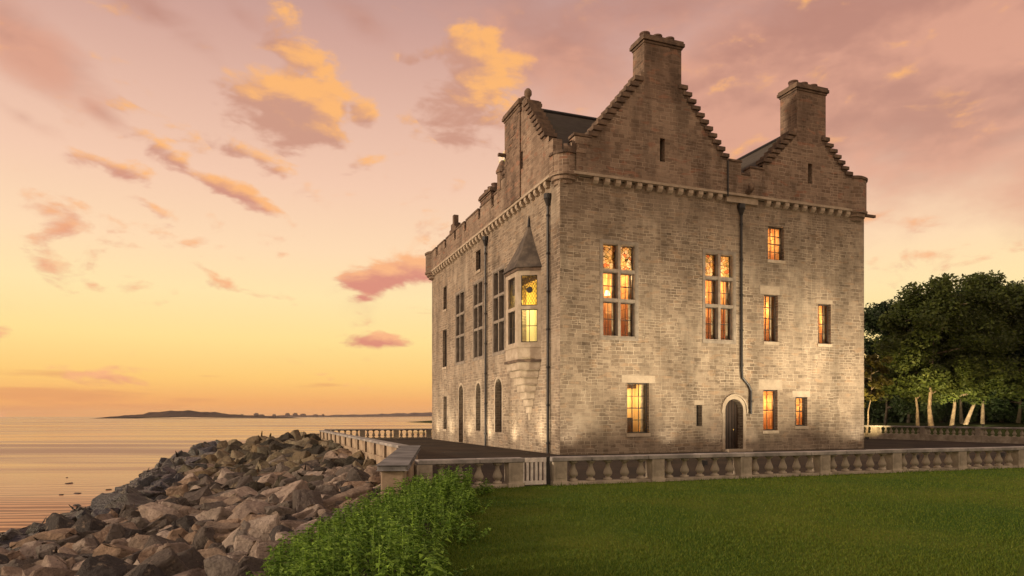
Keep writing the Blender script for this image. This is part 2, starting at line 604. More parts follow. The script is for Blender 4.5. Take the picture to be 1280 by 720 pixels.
def rock_mat(name, wet=False, moss_shade=False):
    t = NT(name)
    o = t.tc('Object')
    oi = t.N.new('ShaderNodeObjectInfo')
    cr = t.N.new('ShaderNodeValToRGB')
    g = t.N.new('ShaderNodeNewGeometry')
    t.L.new(t.math('FRACT', t.math('ADD', oi.outputs['Random'], g.outputs['Random Per Island'])), cr.inputs[0])
    if wet:
        cs = [(0, (0.018, 0.02, 0.026, 1)), (0.4, (0.03, 0.028, 0.026, 1)), (0.75, (0.035, 0.035, 0.022, 1)), (0.9, (0.05, 0.045, 0.04, 1))]
        t.b.inputs['Specular IOR Level'].default_value = 0.5
    else:
        cs = [(0, (0.27, 0.205, 0.155, 1)), (0.16, (0.12, 0.10, 0.085, 1)), (0.32, (0.36, 0.285, 0.23, 1)), (0.46, (0.055, 0.050, 0.047, 1)),
              (0.58, (0.30, 0.215, 0.15, 1)), (0.70, (0.19, 0.165, 0.14, 1)), (0.82, (0.40, 0.33, 0.27, 1)), (0.93, (0.085, 0.072, 0.062, 1))]
        if moss_shade:
            cs = [(p, (c[0] * 0.62, c[1] * 0.64, c[2] * 0.52, 1)) for p, c in cs]  # moss tint, with the far end's shade darkened into the colour too
    while len(cr.color_ramp.elements) < len(cs):
        cr.color_ramp.elements.new(0.5)
    for e, (p, c) in zip(cr.color_ramp.elements, cs):
        e.position = p
        e.color = c
    cr.color_ramp.interpolation = 'CONSTANT'
    n1 = t.noise(o, 1.6, 6, 0.62)
    n2 = t.noise(o, 11, 6, 0.7)
    lay = t.noise(t.mapping(o, scale=(1, 1, 5)), 2.2, 4, 0.6, 0.6)
    col = t.mix(t.ss(n1, 0.38, 0.66), cr.outputs[0], t.mix(0.5, cr.outputs[0], c4(0.06, 0.05, 0.045)))
    col = t.mix(t.ss(n2, 0.48, 0.72, 0, 0.75), col, t.mix(0.7, cr.outputs[0], c4(0.02, 0.018, 0.016)))
    pale = t.noise(o, 3.3, 5, 0.7)
    col = t.mix(t.ss(pale, 0.56, 0.70, 0, 0.5), col, c4(0.12, 0.11, 0.06) if moss_shade else c4(0.36, 0.28, 0.20) if not wet else c4(0.06, 0.06, 0.05))
    h = t.math('ADD', t.math('MULTIPLY', n2, 0.5), t.math('MULTIPLY', lay, 0.6))
    return t.done(col, 0.35 if wet else 0.9, t.bump(h, 1.0, 0.10))


M['rock'] = rock_mat('armour_rock')
M['wetrock'] = rock_mat('wet_rock', True)
M['shadedmossrock'] = rock_mat('shaded_mossy_rock', False, True)


def leaf_mat(name, a, b, transl=0.35, scale=0.8):
    t = NT(name)
    o = t.tc('Object')
    g = t.N.new('ShaderNodeNewGeometry')
    n = t.noise(o, scale, 3, 0.6)
    f = t.math('ADD', t.math('MULTIPLY', n, 0.45), t.math('MULTIPLY', t.math('POWER', g.outputs['Random Per Island'], 1.6), 0.75), True)
    col = t.mix(f, a, b)
    t.set(t.b.inputs['Base Color'], col)
    t.b.inputs['Roughness'].default_value = 0.6
    tl = t.N.new('ShaderNodeBsdfTranslucent')
    t.L.new(col, tl.inputs[0])
    mx = t.N.new('ShaderNodeMixShader')
    mx.inputs[0].default_value = transl
    t.L.new(t.b.outputs[0], mx.inputs[1])
    t.L.new(tl.outputs[0], mx.inputs[2])
    t.L.new(mx.outputs[0], t.N['Material Output'].inputs[0])
    return t.mat


M['nettle'] = leaf_mat('nettle_leaf', c4(0.026, 0.085, 0.012), c4(0.34, 0.54, 0.08), 0.3, 2.2)
M['grass'] = leaf_mat('grass_blade', c4(0.030, 0.088, 0.007), c4(0.160, 0.200, 0.021), 0.3, 0.28)
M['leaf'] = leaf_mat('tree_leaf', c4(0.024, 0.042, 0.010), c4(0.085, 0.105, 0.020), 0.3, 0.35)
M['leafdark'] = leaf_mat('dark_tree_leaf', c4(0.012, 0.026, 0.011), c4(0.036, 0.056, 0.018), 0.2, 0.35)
M['leafgold'] = leaf_mat('yellowing_leaf', c4(0.06, 0.06, 0.012), c4(0.14, 0.12, 0.025), 0.3, 0.7)
M['barkshade'] = stone_plain('shaded_tree_bark', c4(0.07, 0.055, 0.04), c4(0.035, 0.028, 0.022), 2.5, bump=0.6)  # bark colour darkened to paint the unlit look of the back trunks
M['bark'] = stone_plain('tree_bark', c4(0.30, 0.235, 0.165), c4(0.14, 0.105, 0.075), 2.5, bump=0.6)


# ------------------------------------------------------------------ mesh builder
class MB:
    def __init__(s):
        s.v, s.f = [], []

    def quad(s, a, b, c, d):
        i = len(s.v)
        s.v += [a, b, c, d]
        s.f.append((i, i + 1, i + 2, i + 3))

    def poly(s, pts):
        i = len(s.v)
        s.v += pts
        s.f.append(tuple(range(i, i + len(pts))))

    def box(s, x0, x1, y0, y1, z0, z1, taper=0.0):
        i = len(s.v)
        t = taper
        s.v += [(x0, y0, z0), (x1, y0, z0), (x1, y1, z0), (x0, y1, z0), (x0 + t, y0 + t, z1), (x1 - t, y0 + t, z1), (x1 - t, y1 - t, z1), (x0 + t, y1 - t, z1)]
        for q in ((0, 3, 2, 1), (4, 5, 6, 7), (0, 1, 5, 4), (1, 2, 6, 5), (2, 3, 7, 6), (3, 0, 4, 7)):
            s.f.append(tuple(i + k for k in q))

    def prism(s, pts, vec):
        """closed outline pts swept by vec"""
        n = len(pts)
        i = len(s.v)
        s.v += [tuple(p) for p in pts] + [(p[0] + vec[0], p[1] + vec[1], p[2] + vec[2]) for p in pts]
        s.f.append(tuple(range(i, i + n)))
        s.f.append(tuple(range(i + 2 * n - 1, i + n - 1, -1)))
        for k in range(n):
            j = (k + 1) % n
            s.f.append((i + k, i + j, i + n + j, i + n + k))

    def lathe(s, prof, n=16, c=(0, 0), a0=0.0, a1=360.0, caps=True):
        full = abs(a1 - a0) > 359.9
        m = n if full else n + 1
        i = len(s.v)
        for (r, z) in prof:
            for k in range(m):
                a = R(a0 + (a1 - a0) * k / n)
                s.v.append((c[0] + r * math.cos(a), c[1] + r * math.sin(a), z))
        for j in range(len(prof) - 1):
            for k in range(n):
                k2 = (k + 1) % m
                s.f.append((i + j * m + k, i + j * m + k2, i + (j + 1) * m + k2, i + (j + 1) * m + k))
        if caps and full:
            s.f.append(tuple(i + k for k in range(m))[::-1])
            s.f.append(tuple(i + (len(prof) - 1) * m + k for k in range(m)))

    def tube(s, pts, rad, n=8):
        pts = [Vector(p) for p in pts]
        if not isinstance(rad, (list, tuple)):
            rad = [rad] * len(pts)
        i = len(s.v)
        prev = None
        for k, p in enumerate(pts):
            d = (pts[min(k + 1, len(pts) - 1)] - pts[max(k - 1, 0)]).normalized()
            ref = Vector((0, 0, 1)) if abs(d.z) < 0.9 else Vector((1, 0, 0))
            x = d.cross(ref).normalized() if prev is None else (prev - d * prev.dot(d)).normalized()
            prev = x
            y = d.cross(x)
            for q in range(n):
                a = 2 * math.pi * q / n
                s.v.append(tuple(p + (x * math.cos(a) + y * math.sin(a)) * rad[k]))
        for k in range(len(pts) - 1):
            for q in range(n):
                q2 = (q + 1) % n
                s.f.append((i + k * n + q, i + k * n + q2, i + (k + 1) * n + q2, i + (k + 1) * n + q))
        s.f.append(tuple(i + q for q in range(n))[::-1])
        s.f.append(tuple(i + (len(pts) - 1) * n + q for q in range(n)))

    def build(s, name, mat, parent=None, smooth=False, bevel=0.0, origin=None, uv=True):
        me = bpy.data.meshes.new(name)
        vs = s.v
        if origin is not None:
            vs = [(a - origin[0], b - origin[1], c - origin[2]) for a, b, c in vs]
        me.from_pydata(vs, [], s.f)
        if uv:
            lay = me.uv_layers.new(name='UVMap').data
            ox, oy, oz = origin or (0, 0, 0)
            for p in me.polygons:
                nx, ny, nz = abs(p.normal.x), abs(p.normal.y), abs(p.normal.z)
                for li in p.loop_indices:
                    q = me.vertices[me.loops[li].vertex_index].co
                    x, y, z = q.x + ox, q.y + oy, q.z + oz
                    if nz > 0.75:
                        lay[li].uv = (x, y)
                    elif nx > ny:
                        lay[li].uv = (y + 31.7, z)
                    else:
                        lay[li].uv = (x, z)
        me.materials.append(M[mat] if isinstance(mat, str) else mat)
        if smooth:
            me.shade_smooth()
        o = bpy.data.objects.new(name, me)
        COL.objects.link(o)
        if parent is not None:
            o.parent = parent
        if origin is not None:
            o.location = origin
        if bevel:
            b = o.modifiers.new('bevel', 'BEVEL')
            b.width = bevel
            b.segments = 2
            b.limit_method = 'ANGLE'
        return o


def tag(o, label=None, cat=None, group=None, kind=None):
    for k, v in (('label', label), ('category', cat), ('group', group), ('kind', kind)):
        if v:
            o[k] = v
    return o


def empty(name, loc, rz=0.0):
    o = bpy.data.objects.new(name, None)
    COL.objects.link(o)
    o.location = loc
    o.rotation_euler = (0, 0, rz)
    o.empty_display_size = 0.3
    return o


def dup(o, parent, loc=None, rz=None):
    c = o.copy()
    COL.objects.link(c)
    c.parent = parent
    if loc is not None:
        c.location = loc
    if rz is not None:
        c.rotation_euler = (0, 0, rz)
    return c


# castle frame: u runs along the lit front to the right, v along the side wall to the sea
CX, CY = 2.206, 31.84
TH = math.atan2(0.352, 0.936)
CU, CV = (math.cos(TH), math.sin(TH)), (-math.sin(TH), math.cos(TH))


def W(u, v, z=0.0):
    return (CX + CU[0] * u + CV[0] * v, CY + CU[1] * u + CV[1] * v, z)


# ------------------------------------------------------------------ ground, sea, far shore
def sheet(name, pts, z, mat):
    mb = MB()
    mb.poly([(x, y, z) for x, y in pts])
    return tag(mb.build(name, mat), kind='structure')


SEA_Z = -3.0
mb = MB()
mb.quad((-14000, -200, SEA_Z), (14000, -200, SEA_Z), (14000, 14000, SEA_Z), (-14000, 14000, SEA_Z))
tag(mb.build('sea', 'sea'), kind='structure')


def uvpoly(lst):
    return [W(u, v)[:2] for u, v in lst]


BAL_V = -12.76
# lawn in front of the balustrade
lawn = MB()
nx, ny = 46, 30


def lawn_edge(y):
    return -0.95 if y > 7 else -0.95 + 0.0 * y


lawn.poly([(-0.95, 1.0, 0.0), (45, 1.0, 0.0), W(38, BAL_V), W(-7.0, BAL_V), (-0.95, 16.3, 0.0)])
tag(lawn.build('lawn', 'lawn'), kind='structure')
sheet('terrace', uvpoly([(-10.2, BAL_V + 0.01), (38, BAL_V + 0.01), (38, 60), (33.6, 60), (33.6, 26.6), (-7.7, 26.6), (-7.7, -4.4)]), 0.002, 'terrace')
# earth retained behind the walls down to the shore
mb = MB()
mb.prism([W(-7.9, 27.0, -0.02), W(-7.9, -4.4, -0.02), (-2.7, 14.6, -0.02), (-0.95, 14.0, -0.02), (-0.95, 0.0, -0.02), (60, 0, -0.02), (120, 60, -0.02), W(33.5, 27.0, -0.02)], (0, 0, -4))
tag(mb.build('earth_bank', 'bank'), kind='structure')
# parkland beyond the drive, rising a little
mb = MB()
gx, gy = 24, 24
P0 = lambda a, b: W(33.8 + a, -20 + b)
for i in range(gx):
    for j in range(gy):
        q = []
        for di, dj in ((0, 0), (1, 0), (1, 1), (0, 1)):
            a = (i + di) * 10.0
            b = (j + dj) * 9.0
            z = 1.0 * min(1, a / 16.0) + (0.25 * mnoise.noise((a * 0.05, b * 0.05, 0)) if a > 8 else 0)
            p = P0(a, b)
            q.append((p[0], p[1], max(z, 0.0) - 0.01))
        mb.quad(*q)
tag(mb.build('park_ground', 'park', smooth=True), kind='structure')

# shore bank under the boulders
BASE = [(-4, -0.8), (6, -0.9), (8.0, -1.6), (11, -2.2), (14.5, -2.75), (24.6, -3.9), (31, -6.2), (56.8, -15.9), (64, -17.5), (90, -26)]


def xbase(y):
    for (y0, x0), (y1, x1) in zip(BASE, BASE[1:]):
        if y <= y1:
            return x0 + (x1 - x0) * (y - y0) / (y1 - y0)
    return BASE[-1][1]


def bank_z(x, y):
    s = (xbase(y) - x) * 0.95
    brow = 9.6
    top = -0.45 if y < 20 else -0.6
    if s < 0:
        z = top
    elif s < brow:
        z = top - (1.55 + top) * s / brow
        if y > 40:
            z += 0.2 * min(1, (y - 40) / 14) * max(0, 1 - abs(s - 2.5) / 4.5)
    else:
        z = -1.55 - (s - brow) * 0.62
    if y > 62:
        z -= (y - 62) * 0.45
    return max(z, -4.2)


mb = MB()
ys = [0 + 1.2 * k for k in range(62)]
ss_ = [-1.5 + 0.9 * k for k in range(22)]
for j in range(len(ys) - 1):
    for i in range(len(ss_) - 1):
        q = []
        for a, b in ((i, j), (i + 1, j), (i + 1, j + 1), (i, j + 1)):
            y = ys[b]
            x = xbase(y) - ss_[a]
            q.append((x, y, bank_z(x, y) - 0.28 + 0.12 * mnoise.noise((x, y, 0))))
        mb.quad(*q)
tag(mb.build('shore_bank', 'bank'), kind='structure')

# far shores
def ridge(name, mat, D, prof, depth, bump, seed, step):
    """prof: (x_at_distance, height above sea)"""
    mb = MB()
    rows = 5
    xs = np.arange(prof[0][0], prof[-1][0] + step, step)
    hs = np.interp(xs, [p[0] for p in prof], [p[1] for p in prof])
    grid = []
    for r_ in range(rows):
        t = r_ / (rows - 1)
        k = math.sin(math.pi * (0.02 + 0.96 * t)) ** 0.6
        row = []
        for x, h in zip(xs, hs):
            n = mnoise.fractal((x * bump[1], t * 3, seed), 1.0, 2.0, 4)
            z = max(h * k + n * bump[0] * min(1, h / 8.0) * (k > 0.3), -1)
            row.append((float(x), D + depth * t, SEA_Z + z))
        grid.append(row)
    for a in range(rows - 1):
        for b in range(len(xs) - 1):
            mb.quad(grid[a][b], grid[a][b + 1], grid[a + 1][b + 1], grid[a + 1][b])
    return tag(mb.build(name, mat), kind='structure')


ridge('island', 'island', 2000, [(-1222, 0), (-1190, 7), (-1120, 12), (-1060, 22), (-1000, 24), (-940, 20), (-900, 15), (-820, 9), (-740, 6), (-700, 4), (-672, 0)], 260, (4.0, 0.055), 1.0, 5)
ridge('distant_coast', 'coast', 4200, [(-1760, 0), (-1640, 9), (-1450, 14), (-1300, 12), (-1000, 19), (-760, 26), (-540, 34), (-300, 38), (200, 30)], 500, (6.0, 0.02), 5.0, 14)
rb = random.Random(3)
for k in range(9):
    x = -1620 + k * 62 + rb.uniform(-18, 18)
    h = rb.choice((12, 16, 26, 20, 13))
    w = rb.uniform(5, 16)
    mb = MB()
    mb.box(-w, w, -10, 10, 0, h * 0.8)
    mb.box(-w * 0.5, w * 0.6, -8, 8, h * 0.8 + 0.01, h)
    o = mb.build('distant_building', 'coast')
    o.location = (x, 4180, SEA_Z + 8)
    tag(o, 'hazy block on the far shore skyline to the right of the island', 'building', 'buildings on the far shore')

# ------------------------------------------------------------------ CASTLE
castle = empty('castle', (CX, CY, 0), TH)
tag(castle, 'sandstone tower house with crow-stepped gables and lit windows by the sea', 'castle')
FW, SL = 18.45, 24.1
WT = 12.9                                   # top of the main wall

front_map = lambda s, z, d: (s, d, z)
side_map = lambda s, z, d: (d, s, z)


def arch_pts(s0, s1, z1, n=8):
    r = (s1 - s0) / 2
    c = (s0 + s1) / 2
    return [(c - r * math.cos(math.pi * k / n), z1 - r + r * math.sin(math.pi * k / n)) for k in range(n + 1)]


def wall_sheet(mb, fm, s0, s1, z0, z1, holes, off=0.0, top=None, maxcell=1e9):
    """flat wall with real openings; holes: (s0, s1, z0, z1, depth, arched)"""
    S = sorted({s0, s1, *[h[0] for h in holes], *[h[1] for h in holes], *((t[0] for t in top) if top else ()), *((t[1] for t in top) if top else ())})
    Z = sorted({z0, z1, *[h[2] for h in holes], *[h[3] for h in holes], *((t[2] for t in top) if top else ())})
    for a, b in zip(S, S[1:]):
        cs = (a + b) / 2
        hmax = z1
        if top:
            hmax = max([t[2] for t in top if t[0] - 1e-6 <= cs <= t[1] + 1e-6] or [z0])
        for c, d in zip(Z, Z[1:]):
            cz = (c + d) / 2
            if cz > hmax:
                continue
            if any(h[0] < cs < h[1] and h[2] < cz < h[3] for h in holes):
                continue
            mb.quad(fm(a, c, off), fm(b, c, off), fm(b, d, off), fm(a, d, off))
    for (a, b, c, d, dep, arched) in holes:
        e = off + dep
        zs = d - (b - a) / 2 if arched else d
        mb.quad(fm(a, c, off), fm(a, zs, off), fm(a, zs, e), fm(a, c, e))
        mb.quad(fm(b, c, off), fm(b, c, e), fm(b, zs, e), fm(b, zs, off))
        mb.quad(fm(a, c, off), fm(a, c, e), fm(b, c, e), fm(b, c, off))
        if not arched:
            mb.quad(fm(a, d, off), fm(b, d, off), fm(b, d, e), fm(a, d, e))
        else:
            ap = arch_pts(a, b, d)
            for (p, q) in zip(ap, ap[1:]):
                mb.quad(fm(p[0], p[1], off), fm(q[0], q[1], off), fm(q[0], q[1], e), fm(p[0], p[1], e))
                zz = d
                mb.quad(fm(p[0], p[1], off), fm(q[0], q[1], off), fm(q[0], zz, off), fm(p[0], zz, off))


RV = 0.26
FRONT_WIN = {
    'A': (2.15, 4.02, 5.50, 10.02), 'B': (7.90, 9.72, 5.56, 10.04), 'C': (11.86, 12.90, 9.94, 11.70), 'D': (11.60, 12.50, 5.66, 8.12),
    'E': (15.20, 16.08, 5.68, 7.84), 'F': (11.56, 12.48, 1.04, 3.15), 'G': (13.66, 14.46, 1.27, 2.80), 'I': (3.52, 4.72, 0.96, 3.38)}
SLIT = (7.44, 7.78, 1.29, 2.34)
DOOR = (9.16, 10.26, 0.0, 2.66)
holes = [v + (RV, False) for v in FRONT_WIN.values()] + [SLIT + (0.4, False), DOOR + (0.42, True)]
mb = MB()
wall_sheet(mb, front_map, 0.0, FW, -0.6, WT, holes)
mb.build('wall', 'wall', castle)

SIDE_WIN = {
    'L1': (15.25, 17.30, 5.42, 10.22), 'L2': (11.30, 13.22, 5.42, 10.20), 'L3': (7.45, 9.40, 5.42, 10.20),
    'W1': (19.75, 20.65, 9.60, 11.30), 'W2': (19.75, 20.85, 5.40, 8.15), 'W3': (19.75, 20.65, 0.85, 3.25), 'us': (11.80, 12.75, 10.90, 12.15)}
SIDE_ARCH = {'door': (15.55, 16.60, 0.02, 3.90), 'a1': (11.75, 12.75, 0.88, 3.87), 'a2': (7.90, 9.05, 0.86, 3.94)}
ORI = (2.45, 4.90, 5.2, 8.6)               # opening behind the oriel
holes = [v + (RV, False) for v in SIDE_WIN.values()] + [v + (0.36, True) for v in SIDE_ARCH.values()] + [ORI + (0.3, False)]
mb = MB()
wall_sheet(mb, side_map, 0.0, SL, -0.6, WT, holes)
mb.build('wall', 'wall', castle)
# the two unseen walls and the roof deck close the tower
mb = MB()
mb.quad((FW, 0, -0.6), (FW, SL, -0.6), (FW, SL, 14.4), (FW, 0, 14.4))
mb.quad((0, SL, -0.6), (FW, SL, -0.6), (FW, SL, 14.4), (0, SL, 14.4))
mb.build('wall', 'wall', castle)
mb = MB()
mb.quad((0.3, 0.3, 13.9), (FW - .05, 0.3, 13.9), (FW - .05, SL - .05, 13.9), (0.3, SL - .05, 13.9))
mb.build('roof_deck', 'slate', castle)


# --- windows
def bar_grid(mb, fm, s0, s1, z0, z1, d, nx, nz, w=0.03, t=0.04):
    for k in range(1, nx):
        s = s0 + (s1 - s0) * k / nx
        a, b = fm(s - w / 2, z0, d), fm(s + w / 2, z1, d + t)
        mb.box(min(a[0], b[0]), max(a[0], b[0]), min(a[1], b[1]), max(a[1], b[1]), z0, z1)
    for k in range(1, nz):
        z = z0 + (z1 - z0) * k / nz
        hw = w * (1.5 if nz % 2 == 0 and k == nz // 2 else 1)
        a, b = fm(s0, z, d - 0.003), fm(s1, z, d + t + 0.003)
        mb.box(min(a[0], b[0]), max(a[0], b[0]), min(a[1], b[1]), max(a[1], b[1]), z - hw / 2, z + hw / 2)


def fbox(mb, fm, s0, s1, z0, z1, d0, d1):
    a, b = fm(s0, z0, d0), fm(s1, z1, d1)
    mb.box(min(a[0], b[0]), max(a[0], b[0]), min(a[1], b[1]), max(a[1], b[1]), z0, z1)


def frame_ring(mb, fm, s0, s1, z0, z1, d0, d1, w):
    fbox(mb, fm, s0, s0 + w, z0, z1, d0, d1)
    fbox(mb, fm, s1 - w, s1, z0, z1, d0, d1)
    fbox(mb, fm, s0 + w, s1 - w, z0, z0 + w, d0, d1)
    fbox(mb, fm, s0 + w, s1 - w, z1 - w, z1, d0, d1)


def room(fm, s0, s1, z0, z1, parent, mat='room', depth=1.5, watts=ROOM_W, col=(1.0, 0.61, 0.26), curtains='both', pad=0.25):
    mb = MB()
    d0, d1 = 0.34, 0.34 + depth
    a, b, c, d = s0 - pad, s1 + pad, z0 - 0.25, z1 + 0.3
    mb.quad(fm(a, c, d1), fm(b, c, d1), fm(b, d, d1), fm(a, d, d1))
    mb.quad(fm(a, c, d0), fm(a, c, d1), fm(a, d, d1), fm(a, d, d0))
    mb.quad(fm(b, c, d0), fm(b, c, d1), fm(b, d, d1), fm(b, d, d0))
    mb.quad(fm(a, c, d0), fm(b, c, d0), fm(b, c, d1), fm(a, c, d1))
    mb.quad(fm(a, d, d0), fm(b, d, d0), fm(b, d, d1), fm(a, d, d1))
    mb.build('interior', mat, parent)
    la = bpy.data.objects.new('room_lamp', bpy.data.lights.new('room_lamp', 'POINT'))
    COL.objects.link(la)
    la.parent = parent
    la.location = fm((s0 + s1) / 2 + (s1 - s0) * 0.15, z0 + (z1 - z0) * 0.72, d0 + 0.55 * depth)
    la.data.energy = watts * max(0.6, (z1 - z0) / 2.2)
    la.data.color = col
    la.data.shadow_soft_size = 0.12

    # furniture: a dark bookcase or table, a picture, a standing lamp; plus a dark strip for ceiling shade
    rq = random.Random(int(s0 * 100) + int(z0 * 10))
    w = s1 - s0
    mb = MB()
    x = s0 + w * rq.choice((0.1, 0.5, 0.62))
    fbox(mb, fm, x, x + w * 0.32, z0 - 0.24, z0 + (z1 - z0) * rq.uniform(.28, .5), d1 - 0.45, d1 - 0.02)
    x = s0 + w * rq.choice((0.2, 0.45, 0.7))
    fbox(mb, fm, x, x + w * 0.22, z0 + (z1 - z0) * 0.55, z0 + (z1 - z0) * 0.78, d1 - 0.05, d1 - 0.005)
    fbox(mb, fm, a + .01, b - .01, d - 0.5, d - .02, d1 - 0.25, d1 - 0.021)  # dark strip added to stand for shade under the ceiling
    mb.build('furniture_and_shade', 'doorwood', parent)
    mb = MB()
    lx = s0 + w * rq.choice((0.3, 0.5, 0.66))
    px_ = fm(lx, 0, 0.34 + depth * 0.7)
    lz = z0 + (z1 - z0) * rq.uniform(0.42, 0.58)
    mb.lathe([(0.16, lz), (0.08, lz + 0.24)], 12, (px_[0], px_[1]), caps=False)
    mb.build('lamp_shade', 'shade', parent, smooth=True)

    def cur(x0, x1, name, m):
        mb = MB()
        n = max(6, int((x1 - x0) / 0.035))
        for k in range(n):
            sa, sb = x0 + (x1 - x0) * k / n, x0 + (x1 - x0) * (k + 1) / n
            da, db = 0.46 + 0.035 * math.sin(k * 1.55), 0.46 + 0.035 * math.sin((k + 1) * 1.55)
            mb.quad(fm(sa, z0 - .1, da), fm(sb, z0 - .1, db), fm(sb, z1 + .1, db), fm(sa, z1 + .1, da))
        mb.build(name, m, parent, smooth=True)
    w = s1 - s0
    if curtains in ('both', 'left'):
        cur(s0 - 0.05, s0 + w * 0.24, 'curtain', 'curtain')
    if curtains in ('both', 'right'):
        cur(s1 - w * 0.16, s1 + 0.1, 'curtain', 'cream_curtain')
    if curtains == 'mid':
        cur(s0 + w * 0.42, s0 + w * 0.58, 'curtain', 'cream_curtain')
        cur(s0 - .05, s0 + w * 0.14, 'curtain', 'curtain')
        cur(s1 - w * 0.1, s1 + .1, 'curtain', 'cream_curtain')


def pane(fm, s0, s1, z0, z1, d, mat, parent, name='pane'):
    mb = MB()
    mb.quad(fm(s0, z0, d), fm(s1, z0, d), fm(s1, z1, d), fm(s0, z1, d))
    return mb.build(name, mat, parent)


def sash_window(fm, r, nx, nz, lit=True, lintel=None, **kw):
    s0, s1, z0, z1 = r
    mb = MB()
    frame_ring(mb, fm, s0 + .002, s1 - .002, z0 + .002, z1 - .002, RV - 0.07, RV + 0.06, 0.06)
    w = mb.build('window', 'sash', castle)
    mb = MB()
    bar_grid(mb, fm, s0 + .06, s1 - .06, z0 + .06, z1 - .06, RV - 0.01, nx, nz)
    mb.build('glazing_bars', 'sash', w)
    pane(fm, s0 + .05, s1 - .05, z0 + .05, z1 - .05, RV + 0.012, 'glass' if lit else 'darkglass', w)
    mb = MB()
    fbox(mb, fm, s0 - 0.06, s1 + 0.06, z0 - 0.16, z0 - 0.003, -0.05, 0.2)
    mb.build('sill', 'trim', w)
    if lintel:
        mb = MB()
        fbox(mb, fm, s0 + lintel[0], s1 + lintel[1], z1 + 0.004, z1 + lintel[2], -0.006, 0.2)
        mb.build('lintel', 'lintel', w)
    if lit:
        room(fm, s0, s1, z0, z1, w, **kw)
    return w


def cross_window(fm, r, z_tr, lit=True, top_mat='stained', **kw):
    """two lights wide, three high, stone mullion and transoms"""
    s0, s1, z0, z1 = r
    sm = (s0 + s1) / 2
    mb = MB()
    fw = 0.085
    frame_ring(mb, fm, s0 - 0.10, s1 + 0.10, z0 - 0.12, z1 + 0.10, -0.03, -0.002, 0.10 + fw * 0.4)
    frame_ring(mb, fm, s0 + .002, s1 - .002, z0 + .002, z1 - .002, 0.0, RV + 0.02, fw)
    fbox(mb, fm, sm - 0.075, sm + 0.075, z0 + fw, z1 - fw, -0.02, RV + 0.05)
    for z in z_tr:
        fbox(mb, fm, s0 + fw, sm - 0.0751, z - 0.075, z + 0.075, -0.017, RV + 0.05)
        fbox(mb, fm, sm + 0.0751, s1 - fw, z - 0.075, z + 0.075, -0.017, RV + 0.05)
    w = mb.build('window', 'mullion', castle)
    lv = [z0 + fw] + [q for z in z_tr for q in (z - .075, z + .075)] + [z1 - fw]
    bars = MB()
    for (a, b) in ((s0 + fw, sm - .075), (sm + .075, s1 - fw)):
        for k in range(3):
            za, zb = lv[2 * k], lv[2 * k + 1]
            frame_ring(bars, fm, a + .002, b - .002, za + .002, zb - .002, RV - 0.05, RV + 0.03, 0.035)
            if k < 2:
                bar_grid(bars, fm, a + .035, b - .035, za + .035, zb - .035, RV - 0.03, 2, 2, 0.024, 0.03)
            pm = ('glass' if k < 2 else top_mat) if lit else 'darkglass'
            pane(fm, a + .02, b - .02, za + .02, zb - .02, RV, pm, w, 'pane' if k < 2 else 'stained_pane')
    bars.build('glazing_bars', 'sash', w)
    if lit:
        room(fm, s0, s1, z0, z1, w, depth=2.0, curtains='mid', **kw)
    return w


cross_window(front_map, FRONT_WIN['A'], (7.28, 8.68))
cross_window(front_map, FRONT_WIN['B'], (7.34, 8.74))
sash_window(front_map, FRONT_WIN['C'], 3, 4, curtains='left')
sash_window(front_map, FRONT_WIN['D'], 3, 4, lintel=(-0.24, 0.12, 0.44), curtains='right', mat='room')
sash_window(front_map, FRONT_WIN['E'], 3, 4, lintel=(-0.12, 0.12, 0.22), curtains='right')
sash_window(front_map, FRONT_WIN['F'], 2, 2, lintel=(-0.3, 0.3, 0.55), curtains='left')
sash_window(front_map, FRONT_WIN['G'], 3, 4, lintel=(-0.2, 0.2, 0.32), curtains='left')
sash_window(front_map, FRONT_WIN['I'], 3, 4, lintel=(-0.3, 0.34, 0.36), mat='plaster', curtains='both', col=(1.0, 0.70, 0.32), watts=44)
for k in ('L1', 'L2', 'L3'):
    cross_window(side_map, SIDE_WIN[k], (7.25, 8.72), lit=False)
for k in ('W1', 'W2', 'W3', 'us'):
    sash_window(side_map, SIDE_WIN[k], 2, 3, lit=False)
# slit windows
for r, dd in ((SLIT, 0.3),):
    w = pane(front_map, r[0], r[1], r[2], r[3], 0.34, 'darkglass', castle, 'window')
    mb = MB()
    fbox(mb, front_map, r[0] - .12, r[1] + .12, r[3] + .004, r[3] + .24, -.005, .2)
    mb.build('lintel', 'lintel', w)


def arch_surround(fm, r, w, d0, d1, z_base=None, n=10):
    s0, s1, z0, z1 = r
    zb = z0 if z_base is None else z_base
    rr = (s1 - s0) / 2
    c = (s0 + s1) / 2
    zs = z1 - rr
    inner = [(s0, zb)] + [(c - rr * math.cos(math.pi * k / n), zs + rr * math.sin(math.pi * k / n)) for k in range(n + 1)] + [(s1, zb)]
    ro = rr + w
    outer = [(s0 - w, zb)] + [(c - ro * math.cos(math.pi * k / n), zs + ro * math.sin(math.pi * k / n)) for k in range(n + 1)] + [(s1 + w, zb)]
    mb = MB()
    for k in range(len(inner) - 1):
        a, b, e, f = inner[k], inner[k + 1], outer[k + 1], outer[k]
        mb.quad(fm(*a, d0), fm(*b, d0), fm(*e, d0), fm(*f, d0))
        mb.quad(fm(*f, d0), fm(*e, d0), fm(*e, d1), fm(*f, d1))
        mb.quad(fm(*a, d0), fm(*b, d0), fm(*b, d1), fm(*a, d1))
    return mb


def arched(fm, r, dep, mat):
    s0, s1, z0, z1 = r
    mb = MB()
    mb.poly([fm(s0, z0, dep)] + [fm(p[0], p[1], dep) for p in arch_pts(s0, s1, z1, 10)] + [fm(s1, z0, dep)])
    return mb


